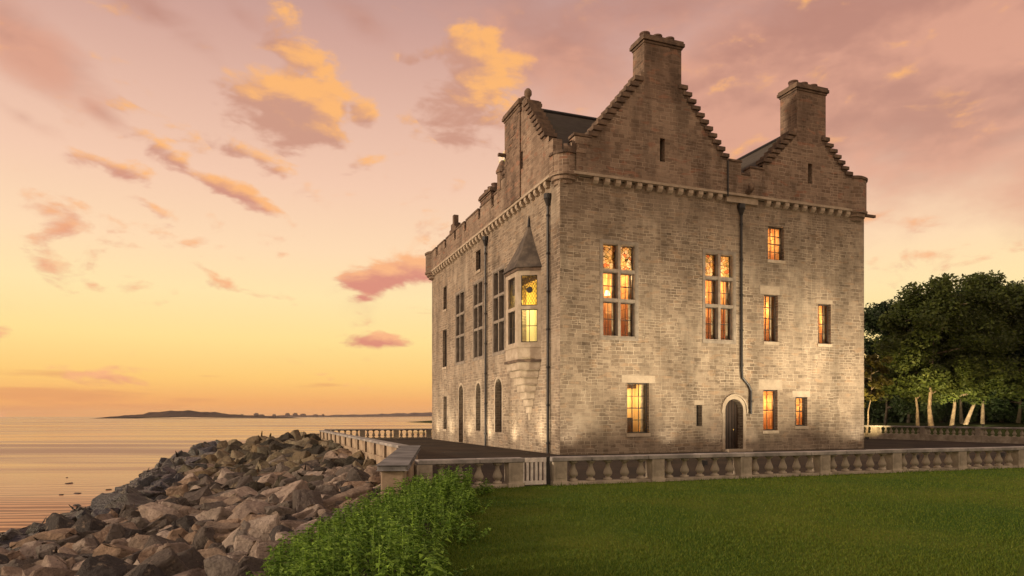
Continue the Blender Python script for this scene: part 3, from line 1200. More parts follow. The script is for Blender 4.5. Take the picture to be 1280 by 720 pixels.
# front door
d = arched(front_map, DOOR, 0.40, 'doorwood')
dw = d.build('door', 'doorwood', castle)
mb = MB()
for k in range(1, 6):
    s = DOOR[0] + (DOOR[1] - DOOR[0]) * k / 6
    zt = DOOR[3] - 0.55 + math.sqrt(max(0, 0.55 ** 2 - (s - 9.71) ** 2)) - .03
    fbox(mb, front_map, s - .012, s + .012, 0.02, zt, 0.375, 0.399)
mb.build('door_batten', 'iron', dw)
mb = MB()
mb.lathe([(0.0, 0), (0.035, 0.01), (0.04, 0.05), (0.0, 0.06)], 10)
h = mb.build('handle', simple('brass', c4(0.6, 0.42, 0.15), 0.3, 1.0), dw)
h.location = (9.95, 0.38, 1.1)
h.rotation_euler = (R(90), 0, 0)
mb = arch_surround(front_map, (DOOR[0] - .003, DOOR[1] + .003, 0, DOOR[3] + .003), 0.17, -0.035, 0.05)
mb.build('door_surround', 'trim', castle)
mb = arch_surround(front_map, (DOOR[0] - .18, DOOR[1] + .18, 1.9, DOOR[3] + .18), 0.07, -0.10, 0.05, 1.95)
mb.build('hood_mould', 'trim', castle)
mb = MB()
mb.box(DOOR[0] - .2, DOOR[1] + .2, -0.55, -0.04, -0.2, 0.12)
mb.build('doorstep', 'trim', castle)
# side door and arched windows
for k in SIDE_ARCH:
    r = SIDE_ARCH[k]
    mb = arched(side_map, r, 0.34, 'darkglass')
    if k == 'door':
        w = mb.build('door', 'doorwood', castle)
    else:
        w = mb.build('window', 'darkglass', castle)
        b2 = MB()
        bar_grid(b2, side_map, r[0], r[1], r[2], r[3] - .45, 0.29, 2, 4, 0.03)
        b2.build('glazing_bars', 'sash', w)
    arch_surround(side_map, (r[0] - .003, r[1] + .003, r[2], r[3] + .003), 0.16, -0.012, 0.05).build('arch_surround', 'trim', w)

# --- upper works
UP = -0.26                                   # overhang of the parapet walls
# corbel course, front
ct = MB()
for a, b in ((0.55, 9.15), (11.1, 17.3)):
    ct.box(a, b, UP - 0.03, -0.002, 12.93, 13.05)
ct.box(9.15, 11.1, -0.16, -0.002, 12.62, 12.93)
ct.box(9.15, 11.1, UP - .03, -0.002, 12.931, 13.05)
ct.build('string_course', 'trim', castle)
CORB = MB()
CORB.prism([(-0.13, UP + .01, 0.30), (-0.13, UP + .01, 0.14), (-0.13, UP + .11, 0.03), (-0.13, -0.003, 0.0), (-0.13, -0.003, 0.30)], (0.26, 0, 0))
corb0 = CORB.build('corbel', 'trim', castle)
corb0.location = (1.75, 0, 12.62)
pos = [2.34 + 0.578 * k for k in range(12)] + [11.72 + 0.595 * k for k in range(10)]
for s in pos:
    dup(corb0, castle, (s, 0, 12.62))
for k in range(36):                           # side wall
    dup(corb0, castle, (0, 1.25 + 0.635 * k, 12.62), R(-90))
st = MB()
st.box(UP - 0.03, -0.002, 0.6, 23.5, 12.93, 13.05)
st.build('string_course', 'trim', castle)


def gable_profile(c, half, z0, rise, n, flat):
    """stepped columns: (s0, s1, top)"""
    cols = []
    run = (half - flat / 2) / n
    for k in range(n):
        h = z0 + rise * (k + 1) / n
        cols.append((c - half + run * k, c - half + run * (k + 1), h))
        cols.append((c + half - run * (k + 1), c + half - run * k, h))
    cols.append((c - flat / 2, c + flat / 2, z0 + rise * (n + 1) / n))
    return cols, run


def build_gable(fm, c, half, z0, rise, n, flat, slit, lo, hi, mat='parapet', thick=0.55):
    cols, run = gable_profile(c, half, z0, rise, n, flat)
    tops = list(cols)
    if lo < c - half:
        tops.append((lo, c - half, z0))
    if hi > c + half:
        tops.append((c + half, hi, z0))
    mb = MB()
    zmax = max(t[2] for t in tops)
    wall_sheet(mb, fm, lo, hi, 13.052, zmax, [slit + (0.35, False)] if slit else [], UP, tops)
    for (a, b, h) in tops:
        p, q = fm(a, h, UP), fm(b, h, UP + thick)
    g = mb.build('gable', mat, castle)
    if slit:
        pane(fm, slit[0], slit[1], slit[2], slit[3], UP + 0.33, 'darkglass', g, 'pane')
    rs = rise / n
    rr = random.Random(int(c * 10))
    proto = None
    for (a, b, h) in cols[:-1]:
        mb = MB()
        j = rr.uniform(-.015, .015)
        a2, b2 = (a - 0.15, b + 0.10) if a < c else (a - 0.10, b + 0.15)
        fbox(mb, fm, a2, b2, h - rs * 0.56, h + 0.04 + j, UP - 0.10, UP + thick)
        fbox(mb, fm, a2 + .07, b2 - .07, h - rs * 1.0, h - rs * 0.562, UP - 0.012, UP + thick - .05)
        mb.build('crow_step', 'step', g, bevel=0.02)
    return g


build_gable(front_map, 5.22, 3.8, 14.62, 3.30, 11, 2.2, (5.17, 5.45, 14.07, 15.2), 0.7, 9.08)
build_gable(front_map, 14.3, 2.85, 14.72, 1.90, 7, 1.9, (14.26, 14.55, 14.09, 15.15), 11.3, 17.35)
build_gable(side_map, 3.94, 2.75, 14.9, 2.75, 9, 0.6, (4.0, 4.5, 14.5, 15.4), 0.7, 7.3, thick=0.6)


# parapet between the gables
mb = MB()
mb.box(9.085, 9.95, UP, 0.25, 13.052, 14.62)
mb.box(9.95, 10.52, UP, 0.25, 13.052, 14.02)
mb.box(10.52, 11.295, UP, 0.25, 13.052, 14.42)
g = mb.build('parapet', 'parapet', castle)
mb = MB()
mb.box(9.04, 9.99, UP - .05, 0.3, 14.623, 14.73)
mb.box(9.953, 10.517, UP - .04, 0.29, 14.023, 14.12)
mb.box(10.48, 11.4, UP - .05, 0.3, 14.423, 14.53)
mb.build('coping', 'step', g, bevel=0.015)
# side parapet with crenels
mb = MB()
cuts = [8.75, 11.25, 14.2, 16.65, 19.15, 21.55]
edges = [7.305]
for c in cuts:
    edges += [c - .22, c + .22]
edges.append(23.55)
mb2 = MB()
for k in range(len(edges) - 1):
    a, b = edges[k], edges[k + 1]
    h = 14.42 if k % 2 == 0 else 13.85
    mb.box(UP, 0.2, a, b, 13.052, h)
    mb2.box(UP - .05, 0.25, a - (0.04 if k % 2 == 0 else -.041), b + (0.04 if k % 2 == 0 else -.041), h + .002, h + .11)
g = mb.build('parapet', 'parapet', castle)
mb2.build('coping', 'step', g, bevel=0.015)
mb = MB()
mb.box(UP, 0.2, 0.2, 0.695, 13.052, 14.6)
mb.build('parapet', 'parapet', castle)


# corner turrets
def turret(c, r, z_top, a0=0, a1=360, cap=True, name='turret'):
    mb = MB()
    mb.lathe([(r * 0.5, 12.45), (r * 0.72, 12.52), (r * 0.74, 12.66), (r * 0.90, 12.7), (r * 0.92, 12.84), (r * 1.05, 12.88),
              (r * 1.07, 13.0), (r, 13.04), (r, z_top)], 24, c)
    t = mb.build(name, 'parapet', castle)
    if cap:
        mb = MB()
        mb.lathe([(r * 0.6, z_top - .02), (r * 1.07, z_top + .002), (r * 1.09, z_top + 0.12), (r * 0.95, z_top + 0.2), (r * 0.6, z_top + .2)], 24, c)
        mb.build('turret_cap', 'step', t)
    return t


tr_ = turret((0.40, 0.40), 0.67, 13.9, cap=False)
turret((17.85, 0.42), 0.84, 14.70)
turret((0.3, SL - .2), 0.84, 14.38)
# stepped broken coping on the rounded corner, rising to the gable
rr = random.Random(17)
for k in range(9):
    a0_ = 165 + k * 15.5
    z1 = 13.98 + (0.0 if k < 5 else 0.22 if k < 7 else 0.46) + rr.uniform(-.03, .05)
    mb = MB()
    mb.lathe([(0.35, 13.85), (0.71 + rr.uniform(-.02, .03), 13.86), (0.73 + rr.uniform(-.02, .03), z1 - .16), (0.69, z1), (0.35, z1)], 3, (0.40, 0.40), a0_, a0_ + 14.6)
    mb.build('coping_stone', 'step', tr_)
for (a, b, z0, z1) in ((0.62, 1.50, 14.30, 14.66), (0.70, 1.20, 13.9, 14.29), (0.55, 1.50, 14.665, 14.80)):
    mb = MB()
    mb.box(a, b, UP - .03 - (0.04 if z1 > 14.7 else 0), 0.3, z0, z1)
    mb.build('merlon', 'parapet' if z1 < 14.7 else 'step', castle, bevel=.02)


# --- chimneys
def chimney(u0, u1, v0, v1, z0, z1, pots, along='u', mat='chimney'):
    mb = MB()
    mb.box(u0, u1, v0, v1, z0, z1 - 0.55)
    ch = mb.build('chimney', mat, castle)
    mb = MB()
    mb.box(u0 - .05, u1 + .05, v0 - .05, v1 + .05, z1 - 0.549, z1 - 0.44)
    mb.box(u0 - .13, u1 + .13, v0 - .13, v1 + .13, z1 - 0.439, z1 - 0.27)
    mb.box(u0 - .09, u1 + .09, v0 - .09, v1 + .09, z1 - 0.269, z1 - 0.16)
    mb.build('chimney_cap', 'step', ch, bevel=.02)
    p0 = None
    for k in range(pots):
        t = (k + 0.5) / pots
        p = (u0 + (u1 - u0) * t, (v0 + v1) / 2, z1 - .16) if along == 'u' else ((u0 + u1) / 2, v0 + (v1 - v0) * t, z1 - .16)
        if p0 is None:
            mb = MB()
            mb.lathe([(0.26, 0), (0.25, 0.08), (0.23, 0.26), (0.26, 0.29), (0.26, 0.36), (0.17, 0.36), (0.17, 0.1)], 14)
            p0 = mb.build('chimney_pot', 'pot', ch, smooth=False)
            p0.location = p
        else:
            dup(p0, ch, p)
    return ch


chimney(4.30, 6.38, UP - .004, 0.80, 17.0, 20.2, 3)
chimney(13.5, 15.46, UP - .004, 0.95, 16.2, 19.45, 3)
chimney(-0.335, 0.75, 4.25, 6.52, 13.055, 18.3, 2, 'v')
chimney(1.2, 2.0, 13.3, 15.5, 13.6, 16.75, 3, 'v')
# ball finial on the side gable
mb = MB()
mb.lathe([(0.24, 17.5), (0.26, 17.85), (0.16, 17.95), (0.10, 18.02), (0.08, 18.06), (0.12, 18.14), (0.2, 18.26), (0.19, 18.44), (0.10, 18.56), (0.0, 18.58)], 14, (0.0, 3.94))
mb.build('finial', 'step', castle, smooth=True)
# round cap-house turret behind the parapet, with a flag
mb = MB()
mb.lathe([(0.30, 13.8), (0.30, 15.45), (0.37, 15.48), (0.38, 15.58), (0.3, 15.78), (0.22, 15.95), (0.15, 16.1), (0.08, 16.2), (0.0, 16.22)], 16, (-0.02, 7.75))
mb.build('cap_house', 'chimney', castle)
mb = MB()
mb.tube([(0.3, 8.0, 14.2), (0.3, 8.0, 17.1)], 0.03, 8)
pole = mb.build('flagpole', 'iron', castle)
mb = MB()
nfl = 10
for k in range(nfl):
    for j in range(4):
        def fp(a, b):
            return (0.3 - 0.06 * math.sin(a * 0.9) * a / nfl, 8.03 + 0.115 * a, 16.02 + 0.26 * b - 0.008 * a)
        mb.quad(fp(k, j), fp(k + 1, j), fp(k + 1, j + 1), fp(k, j + 1))


def flag_mat():
    t = NT('heraldic_flag')
    uv = t.tc('UV')
    sx = t.N.new('ShaderNodeSeparateXYZ')
    t.L.new(uv, sx.inputs[0])
    lowhalf = t.math('LESS_THAN', sx.outputs[1], 16.5)
    vo = t.N.new('ShaderNodeTexVoronoi')
    vo.inputs['Scale'].default_value = 3.4
    t.L.new(uv, vo.inputs['Vector'])
    dots = t.math('LESS_THAN', vo.outputs['Distance'], 0.33)
    base = t.mix(lowhalf, c4(0.72, 0.66, 0.60), c4(0.16, 0.30, 0.06))
    return t.done(t.mix(dots, base, c4(0.70, 0.60, 0.18)), 0.8)


mb.build('flag', flag_mat(), pole, smooth=True)
# crow-stepped dormer end and stub on the side parapet
mb = MB()
mb.box(-0.2, 0.3, 16.7, 18.3, 14.55, 14.85)
mb.box(-0.18, 0.28, 17.1, 18.0, 14.852, 15.2)
mb.box(-0.12, 0.22, 17.4, 17.75, 15.202, 15.8)
mb.build('dormer', 'step', castle, bevel=.02)

# --- roofs
def roof(ridge_a, ridge_b, e1a, e1b, e2a, e2b):
    mb = MB()
    mb.quad(e1a, e1b, ridge_b, ridge_a)
    mb.quad(e2a, e2b, ridge_b, ridge_a)
    r_ = mb.build('roof', 'slate', castle)
    mb = MB()
    a, b = Vector(ridge_a), Vector(ridge_b)
    mb.tube([a + Vector((0, 0, .03)), b + Vector((0, 0, .03))], 0.10, 8)
    mb.build('ridge', 'iron', r_)


roof((0.1, 3.94, 17.55), (5.2, 3.94, 17.55), (0.1, 0.95, 14.1), (5.2, 0.95, 14.1), (0.1, 6.9, 14.1), (5.2, 6.9, 14.1))
roof((5.22, 0.1, 17.75), (5.22, 20, 17.75), (1.5, 0.1, 14.0), (1.5, 20, 14.0), (9.0, 0.1, 14.0), (9.0, 20, 14.0))
roof((14.3, 0.1, 17.25), (14.3, 21, 17.25), (11.1, 0.1, 13.92), (11.1, 21, 13.92), (17.5, 0.1, 13.92), (17.5, 21, 13.92))
mb = MB()
for ra, hw, z0, zr, v in ((5.22, 3.78, 14.0, 17.75, 20), (14.3, 3.2, 13.92, 17.25, 21)):
    mb.poly([(ra - hw, v, z0), (ra + hw, v, z0), (ra, v, zr)])
mb.build('gable', 'parapet', castle)


# --- rainwater pipes, gargoyle, spouts
def pipe(pts, hop, off):
    mb = MB()
    mb.tube(pts, 0.065, 10)
    for p in pts[:1]:
        pass
    z = pts[0][2] - 0.8
    while z > pts[-1][2] + 0.4:
        # collars on the straight run
        k = next((i for i in range(len(pts) - 1) if pts[i][2] >= z >= pts[i + 1][2]), 0)
        t = (pts[k][2] - z) / max(1e-6, pts[k][2] - pts[k + 1][2])
        x = pts[k][0] + (pts[k + 1][0] - pts[k][0]) * t
        y = pts[k][1] + (pts[k + 1][1] - pts[k][1]) * t
        mb.lathe([(0.085, z - .05), (0.095, z), (0.085, z + .05)], 10, (x, y))
        z -= 1.8
    p = mb.build('drainpipe', 'iron', castle)
    mb = MB()
    x, y, z = pts[0]
    mb.lathe([(0.07, z - .35), (0.17, z - .05), (0.2, z), (0.2, z + 0.22), (0.16, z + .22)], 12, (x, y))
    mb.build('hopper', 'iron', p)


pipe([(10.08, -0.11, 12.35), (10.10, -0.11, 4.15), (10.14, -0.11, 3.75), (10.55, -0.11, 3.35), (10.68, -0.11, 3.1), (10.68, -0.11, 1.9)], 1, 0)
pipe([(-0.11, 10.5, 12.35), (-0.11, 10.5, 0.0)], 1, 0)
pipe([(-0.11, 1.15, 12.1), (-0.11, 1.15, 0.0)], 1, 0)
mb = MB()
mb.tube([(10.35, -0.1, 13.15), (10.35, -0.4, 13.2), (10.35, -0.62, 13.32), (10.35, -0.72, 13.3)], [0.16, 0.15, 0.13, 0.05], 10)
mb.lathe([(0.0, 13.2), (0.13, 13.26), (0.17, 13.4), (0.12, 13.55), (0.0, 13.6)], 10, (10.35, -0.55))
mb.build('gargoyle', 'step', castle, smooth=True)
mb = MB()
mb.box(18.5, 19.75, 0.38, 0.52, 13.0, 13.14)
mb.build('water_spout', 'step', castle)
mb = MB()
mb.box(-0.75, -0.2, 6.3, 6.5, 15.9, 16.04)
mb.build('water_spout', 'step', castle)
mb = MB()
mb.tube([(9.1, UP - .05, 14.6), (9.1, UP - .05, 13.0), (9.1, UP - .05, 12.8)], 0.04, 8)
mb.build('drainpipe', 'iron', castle)

# --- oriel on the side wall
OC, OP = 3.68, 1.0                          # centre along v, projection
zb, ze, za = 4.55, 9.05, 11.9
plan = [(0.0, OC - 1.42), (-OP, OC - 0.86), (-OP, OC + 0.86), (0.0, OC + 1.42)]
mb = MB()


def facet_map(p, q):
    d = Vector((q[0] - p[0], q[1] - p[1]))
    ln = d.length
    d /= ln
    n = Vector((-d.y, d.x))                 # inward for this winding
    cen = Vector((0.6, OC))
    if n.dot(cen - Vector(p)) < 0:
        n = -n
    return (lambda s, z, t: (p[0] + d.x * s + n.x * t, p[1] + d.y * s + n.y * t, z)), ln


facets = [facet_map(plan[k], plan[k + 1]) for k in range(3)]
win_of = []
for k, (fm, ln) in enumerate(facets):
    a, b = (0.17, ln - 0.17) if k != 1 else (0.38, ln - 0.38)
    lo_w, up_w = (a, b, 5.42, 7.05), (a, b, 7.22, 8.72)
    win_of.append((fm, lo_w, up_w))
    wall_sheet(mb, fm, 0, ln, zb, ze, [lo_w + (0.16, False), up_w + (0.16, False)])
oriel = mb.build('oriel', 'trim', castle)
tag(oriel, 'projecting bay window with pointed slate roof')
for k, (fm, lo_w, up_w) in enumerate(win_of):
    for r, mt in ((lo_w, 'glass'), (up_w, 'amber')):
        pane(fm, r[0], r[1], r[2], r[3], 0.14, mt, oriel, 'pane' if mt == 'glass' else 'stained_pane')
    bars = MB()

    def obar(s0, s1, z0, z1, d0, d1):
        q = [fm(s0, z0, d0), fm(s1, z0, d0), fm(s1, z0, d1), fm(s0, z0, d1)]
        bars.prism(q, (0, 0, z1 - z0))
    for r in (lo_w, up_w):
        w = r[1] - r[0]
        for (x0, x1, y0, y1) in ((r[0], r[0] + .04, r[2], r[3]), (r[1] - .04, r[1], r[2], r[3]), (r[0] + .04, r[1] - .04, r[2], r[2] + .05), (r[0] + .04, r[1] - .04, r[3] - .04, r[3])):
            obar(x0, x1, y0, y1, 0.09, 0.13)
    r = lo_w
    obar((r[0] + r[1]) / 2 - .015, (r[0] + r[1]) / 2 + .015, r[2] + .05, r[3] - .04, 0.10, 0.135)
    obar(r[0] + .04, r[1] - .04, (r[2] + r[3]) / 2 - .015, (r[2] + r[3]) / 2 + .015, 0.098, 0.137)
    # leaded lattice and roundel of the upper light
    r = up_w
    for t in range(-6, 12):
        for sg in (1, -1):
            s_a = r[0] + t * 0.13
            pts = []
            for z in (r[2], r[3]):
                pts.append((s_a + sg * (z - r[2]) * 0.55, z))
            (sa, z0_), (sb, z1_) = pts
            if sg < 0:
                sa += 0.8
                sb += 0.8
            # clip to the light
            lo_t, hi_t = 0.0, 1.0
            if abs(sb - sa) > 1e-6:
                t1, t2 = (r[0] - sa) / (sb - sa), (r[1] - sa) / (sb - sa)
                lo_t, hi_t = max(0, min(t1, t2)), min(1, max(t1, t2))
            if hi_t - lo_t < 0.05:
                continue
            f_ = lambda q: fm(sa + (sb - sa) * q, z0_ + (z1_ - z0_) * q, 0.128)
            bars.tube([f_(lo_t), f_(hi_t)], 0.008, 4)
    c_s, c_z = (r[0] + r[1]) / 2, (r[2] + r[3]) / 2 + 0.05
    ring = [fm(c_s + 0.16 * math.cos(q * math.pi / 8), c_z + 0.16 * math.sin(q * math.pi / 8), 0.12) for q in range(16)]
    bars.poly(ring)
    bars.build('glazing_bars', 'sash', oriel)
# mouldings
for z0, z1, g in ((zb - 0.10, zb + .02, 0.07), (5.16, 5.30, 0.035), (ze - .10, ze + .05, 0.06)):
    mb = MB()
    q = [(0.0, OC - 1.42 - g, z0), (-OP - g, OC - 0.86 - g * .6, z0), (-OP - g, OC + 0.86 + g * .6, z0), (0.0, OC + 1.42 + g, z0)]
    mb.prism(q, (0, 0, z1 - z0))
    if g == 0.07:
        mb.build('base_moulding', 'step', oriel)
    elif g == 0.035:
        # a ledge, kept outside the glazed openings
        mb.build('ledge', 'trim', oriel)
    else:
        mb.build('eaves', 'step', oriel)
mb = MB()
g = 0.16
ev = [(-0.003, OC - 1.42 - g, ze + .05), (-OP - g, OC - 0.86 - g * .6, ze + .05), (-OP - g, OC + 0.86 + g * .6, ze + .05), (-0.003, OC + 1.42 + g, ze + .05)]
md = [(-0.003, OC - 0.80, ze + 1.15), (-OP * .60, OC - 0.50, ze + 1.15), (-OP * .60, OC + 0.50, ze + 1.15), (-0.003, OC + 0.80, ze + 1.15)]
ap = (-0.02, OC, za - .35)
for k in range(3):
    mb.quad(ev[k], ev[k + 1], md[k + 1], md[k])
    mb.poly([md[k], md[k + 1], ap])
mb.poly(ev[::-1])
mb.build('roof', 'oldslate', oriel)
mb = MB()
mb.tube([(-0.06, OC, za - .5), (-0.06, OC, za - .1), (-0.06, OC, za + .1)], [0.09, 0.05, 0.015], 8)
mb.build('finial', 'iron', oriel)
# tapering corbel rings under the bay
mb = MB()
nl = 8
for k in range(nl):
    t0 = 1 - k / nl
    t1 = 1 - (k + 0.75) / nl
    z1 = zb - 0.103 - k * 0.36
    f0 = max(0.06, t0 ** 1.05)
    q = [(-0.002, OC - 1.36 * f0, z1 - .36), (-OP * .96 * f0 ** 1.3, OC - 0.82 * f0, z1 - .36), (-OP * .96 * f0 ** 1.3, OC + 0.82 * f0, z1 - .36), (-0.002, OC + 1.36 * f0, z1 - .36)]
    mb.prism(q, (0, 0, 0.355))
mb.build('corbel', 'trim', oriel, bevel=0.05)
# the bay's lit inside
mb = MB()
mb.quad((0.9, OC - 1.5, 4.6), (0.9, OC + 1.5, 4.6), (0.9, OC + 1.5, 9.0), (0.9, OC - 1.5, 9.0))
for s in (-1, 1):
    mb.quad((0.31, OC + s * 1.5, 4.6), (0.9, OC + s * 1.5, 4.6), (0.9, OC + s * 1.5, 9.0), (0.31, OC + s * 1.5, 9.0))
mb.quad((-.8, OC - 1.2, 4.62), (0.9, OC - 1.5, 4.62), (0.9, OC + 1.5, 4.62), (-.8, OC + 1.2, 4.62))
mb.quad((0.31, OC - 1.5, 8.98), (0.9, OC - 1.5, 8.98), (0.9, OC + 1.5, 8.98), (0.31, OC + 1.5, 8.98))
mb.build('interior', 'pale_plaster', oriel)
la = bpy.data.objects.new('room_lamp', bpy.data.lights.new('room_lamp', 'POINT'))
COL.objects.link(la)
la.parent = oriel
la.location = (-0.1, OC + .1, 7.6)
la.data.energy = 170
la.data.color = (1.0, 0.78, 0.34)
la.data.shadow_soft_size = 0.15


# ------------------------------------------------------------------ balustrades
def baluster_mb(h):
    mb = MB()
    k = h / 0.50
    prof = [(0.115, 0.0), (0.115, 0.05), (0.075, 0.06), (0.06, 0.09), (0.085, 0.11), (0.118, 0.15), (0.122, 0.19), (0.098, 0.25), (0.066, 0.32), (0.05, 0.39), (0.055, 0.425), (0.09, 0.445), (0.115, 0.46), (0.115, 0.50)]
    mb.lathe([(r, z * k) for r, z in prof], 12)
    return mb


def balustrade(name, label, origin, rz, length, ped_at, bay_n, zbase, h_cap, group=None, plinth=0.0, cat='balustrade', skip=(), mat='balus', capw=0.19):
    """runs along local +x from the origin"""
    b = empty(name, (origin[0], origin[1], zbase), rz)
    tag(b, label, cat, group)
    zp = plinth + 0.08
    zc = h_cap - 0.11
    mb = MB()
    mb.box(0, length, -0.15, 0.15, -0.4, zp)
    mb.build('plinth', mat, b, bevel=0.015)
    mb = MB()
    rr = random.Random(len(label))
    x = -0.05
    while x < length + .04:                  # coping stones with open joints
        x2 = min(x + rr.uniform(1.1, 1.7), length + 0.05)
        if length + .05 - x2 < 0.5:
            x2 = length + .05
        j = rr.uniform(-.006, .006)
        mb.box(x + .006, x2 - .006, -capw + j, capw + j, zc + .002 + j * .5, h_cap + j * .6)
        x = x2
    mb.build('coping', 'cope', b, bevel=0.018)
    first = None
    for p in ped_at:
        if first is None:
            mb = MB()
            mb.box(-0.19, 0.19, -0.175, 0.175, zp - 0.3, zc)
            mb.box(-0.215, 0.215, -0.2, 0.2, -0.2, zp + 0.02)
            mb.box(-0.12, 0.12, -0.185, -0.176, zp + .1, zc - .07)
            first = mb.build('pedestal', mat, b, bevel=0.012)
            first.location = (p, 0, 0)
        else:
            dup(first, b, (p, 0, 0))
    fb = None
    pts = sorted(ped_at)
    for p, q in zip(pts, pts[1:]):
        if (p, q) in skip:
            continue
        n = bay_n(q - p)
        for k in range(n):
            x = p + 0.19 + (q - p - 0.38) * (k + 0.5) / n
            if fb is None:
                fb = baluster_mb(zc - zp).build('baluster', mat, b, smooth=True)
                fb.location = (x, 0, zp)
            else:
                dup(fb, b, (x, 0, zp))
    return b


per = lambda g: max(1, int(round((g - 0.38) / 0.485)))
o = W(-6.1, BAL_V)
balustrade('balustrade', 'long stone balustrade along the lawn to the right of the white gate', o, TH, 23.8, [0.2 + 2.9 * k for k in range(9)], per, 0, 0.72)
o = W(-9.55, BAL_V)
balustrade('balustrade', 'short stone balustrade half hidden by nettles left of the white gate', o, TH, 2.63, [0.12, 2.44], per, 0, 0.72)
# white gate
gate = empty('garden_gate', W(-6.56, BAL_V), TH)
tag(gate, 'small white wooden gate with upright slots in the lawn balustrade', 'gate')
mb = MB()
for k in range(6):
    x = -0.30 + 0.12 * k
    mb.box(x - 0.033, x + 0.033, -0.022, 0.022, 0.13, 0.60)
mb.build('slat', 'white', gate, bevel=.006)
mb = MB()
mb.box(-0.335, 0.335, -0.03, 0.03, 0.03, 0.128)
mb.build('rail', 'white', gate, bevel=.006)
mb = MB()
mb.box(-0.335, 0.335, -0.03, 0.03, 0.602, 0.71)
mb.build('rail', 'white', gate, bevel=.006)
mb = MB()
mb.box(0.35, 0.42, -0.05, 0.05, -0.1, 0.74)
mb.build('gate_post', 'iron', gate)

# sea wall: panelled parapet along the side terrace
sw = empty('sea_wall', W(-8.0, -4.4, 0), TH + R(90))
tag(sw, 'panelled stone parapet wall above the boulders running back to the far corner', 'wall')
LW = 31.2
mb = MB()
mb.box(0, LW, 0.0, 0.26, -3.2, 0.06)
mb.box(0, LW, -0.02, 0.30, 0.062, 0.12)
mb.build('plinth', 'seawall', sw)
mb = MB()
rr = random.Random(5)
x = 0.0
while x < LW:
    x2 = min(LW, x + rr.uniform(1.2, 1.6))
    mb.box(x + .006, x2 - .006, -0.08, 0.36, 0.62, 0.72 + rr.uniform(-.004, .004))
    x = x2
mb.build('coping', 'cope', sw, bevel=.015)
pil = None
x = 0.6
while x < LW:
    if pil is None:
        mb = MB()
        mb.box(-0.16, 0.16, -0.02, 0.34, 0.121, 0.618)
        pil = mb.build('pilaster', 'seawall', sw, bevel=.012)
        pil.location = (x, 0, 0)
    else:
        dup(pil, sw, (x, 0, 0))
    x += 2.5
pan = None
x = 0.6
while x < LW - 2.5:
    if pan is None:
        mb = MB()
        mb.box(0.20, 2.22, 0.01, 0.26, 0.121, 0.617)
        pan = mb.build('panel', 'seawall', sw, bevel=.012)
        pan.location = (x, 0, 0)
    else:
        dup(pan, sw, (x, 0, 0))
    x += 2.5
# far balustrade, seen against the sea
balustrade('balustrade', 'far stone balustrade at the back of the terrace with the sea showing through', W(-7.9, 26.8), TH, 12.5, [0.2, 2.9, 5.6, 8.3, 11.0, 12.3], lambda g: max(1, int(round((g - .38) / .5))), 0, 0.78)
# wing wall and corner pier near the nettles
wing = empty('corner_wall', (-2.55, 14.75, 0))
tag(wing, 'thick plain stone corner wall with broad slate-grey coping beside the boulders', 'wall')
a, b = Vector((-2.56, 14.75)), Vector(W(-7.9, -4.4)[:2])
dv = (b - a).normalized()
nv = Vector((-dv.y, dv.x))
mb = MB()


def wq(p, s, z):
    q = p + nv * s - a
    return (q.x, q.y, z)


for (s, z0, z1, m_, nm, ext) in ((0.24, -1.2, 0.60, 'seawall', 'wall_body', 0.0), (0.31, 0.602, 0.72, 'darkcope', 'coping', 0.06)):
    mb = MB()
    a2, b2 = a - dv * ext, b + dv * ext
    mb.prism([wq(a2, s, z0), wq(a2, -s, z0), wq(b2, -s, z0), wq(b2, s, z0)], (0, 0, z1 - z0))
    mb.build(nm, m_, wing, bevel=.03)
# balustrade beyond the drive
balustrade('balustrade', 'mossy stone balustrade on a plinth in front of the floodlit trees', W(33.5, 17.0), TH - R(90), 34.0, [0.2 + 4.2 * k for k in range(9)], lambda g: max(1, int(round((g - .38) / .5))), 0, 1.06, plinth=0.36, mat='balus')
mb = MB()


# ------------------------------------------------------------------ floodlights
def fixture(name, loc, aim, watts, angle, blend, col, label, group, flush=False, size=0.06):
    o = empty(name, loc)
    tag(o, label, 'floodlight', group)
    mb = MB()
    if flush:
        mb.lathe([(0.09, -0.02), (0.10, 0.012), (0.075, 0.016)], 14)
        mb.build('housing', 'iron', o)
        z = 0.08
    else:
        mb.box(-0.13, 0.13, -0.06, 0.06, 0.06, 0.22)
        mb.box(-0.03, 0.03, -0.03, 0.03, -0.02, 0.059)
        mb.build('housing', 'iron', o, bevel=.01)
        z = 0.30
    l = bpy.data.objects.new('lamp', bpy.data.lights.new('lamp', 'SPOT'))
    COL.objects.link(l)
    l.parent = o
    l.location = (0, 0, z)
    d = Vector(aim) - (Vector(loc) + Vector((0, 0, z)))
    l.rotation_euler = d.to_track_quat('-Z', 'Y').to_euler()
    l.data.energy = watts
    l.data.spot_size = R(angle)
    l.data.spot_blend = blend
    l.data.shadow_soft_size = size
    l.data.color = col
    return o


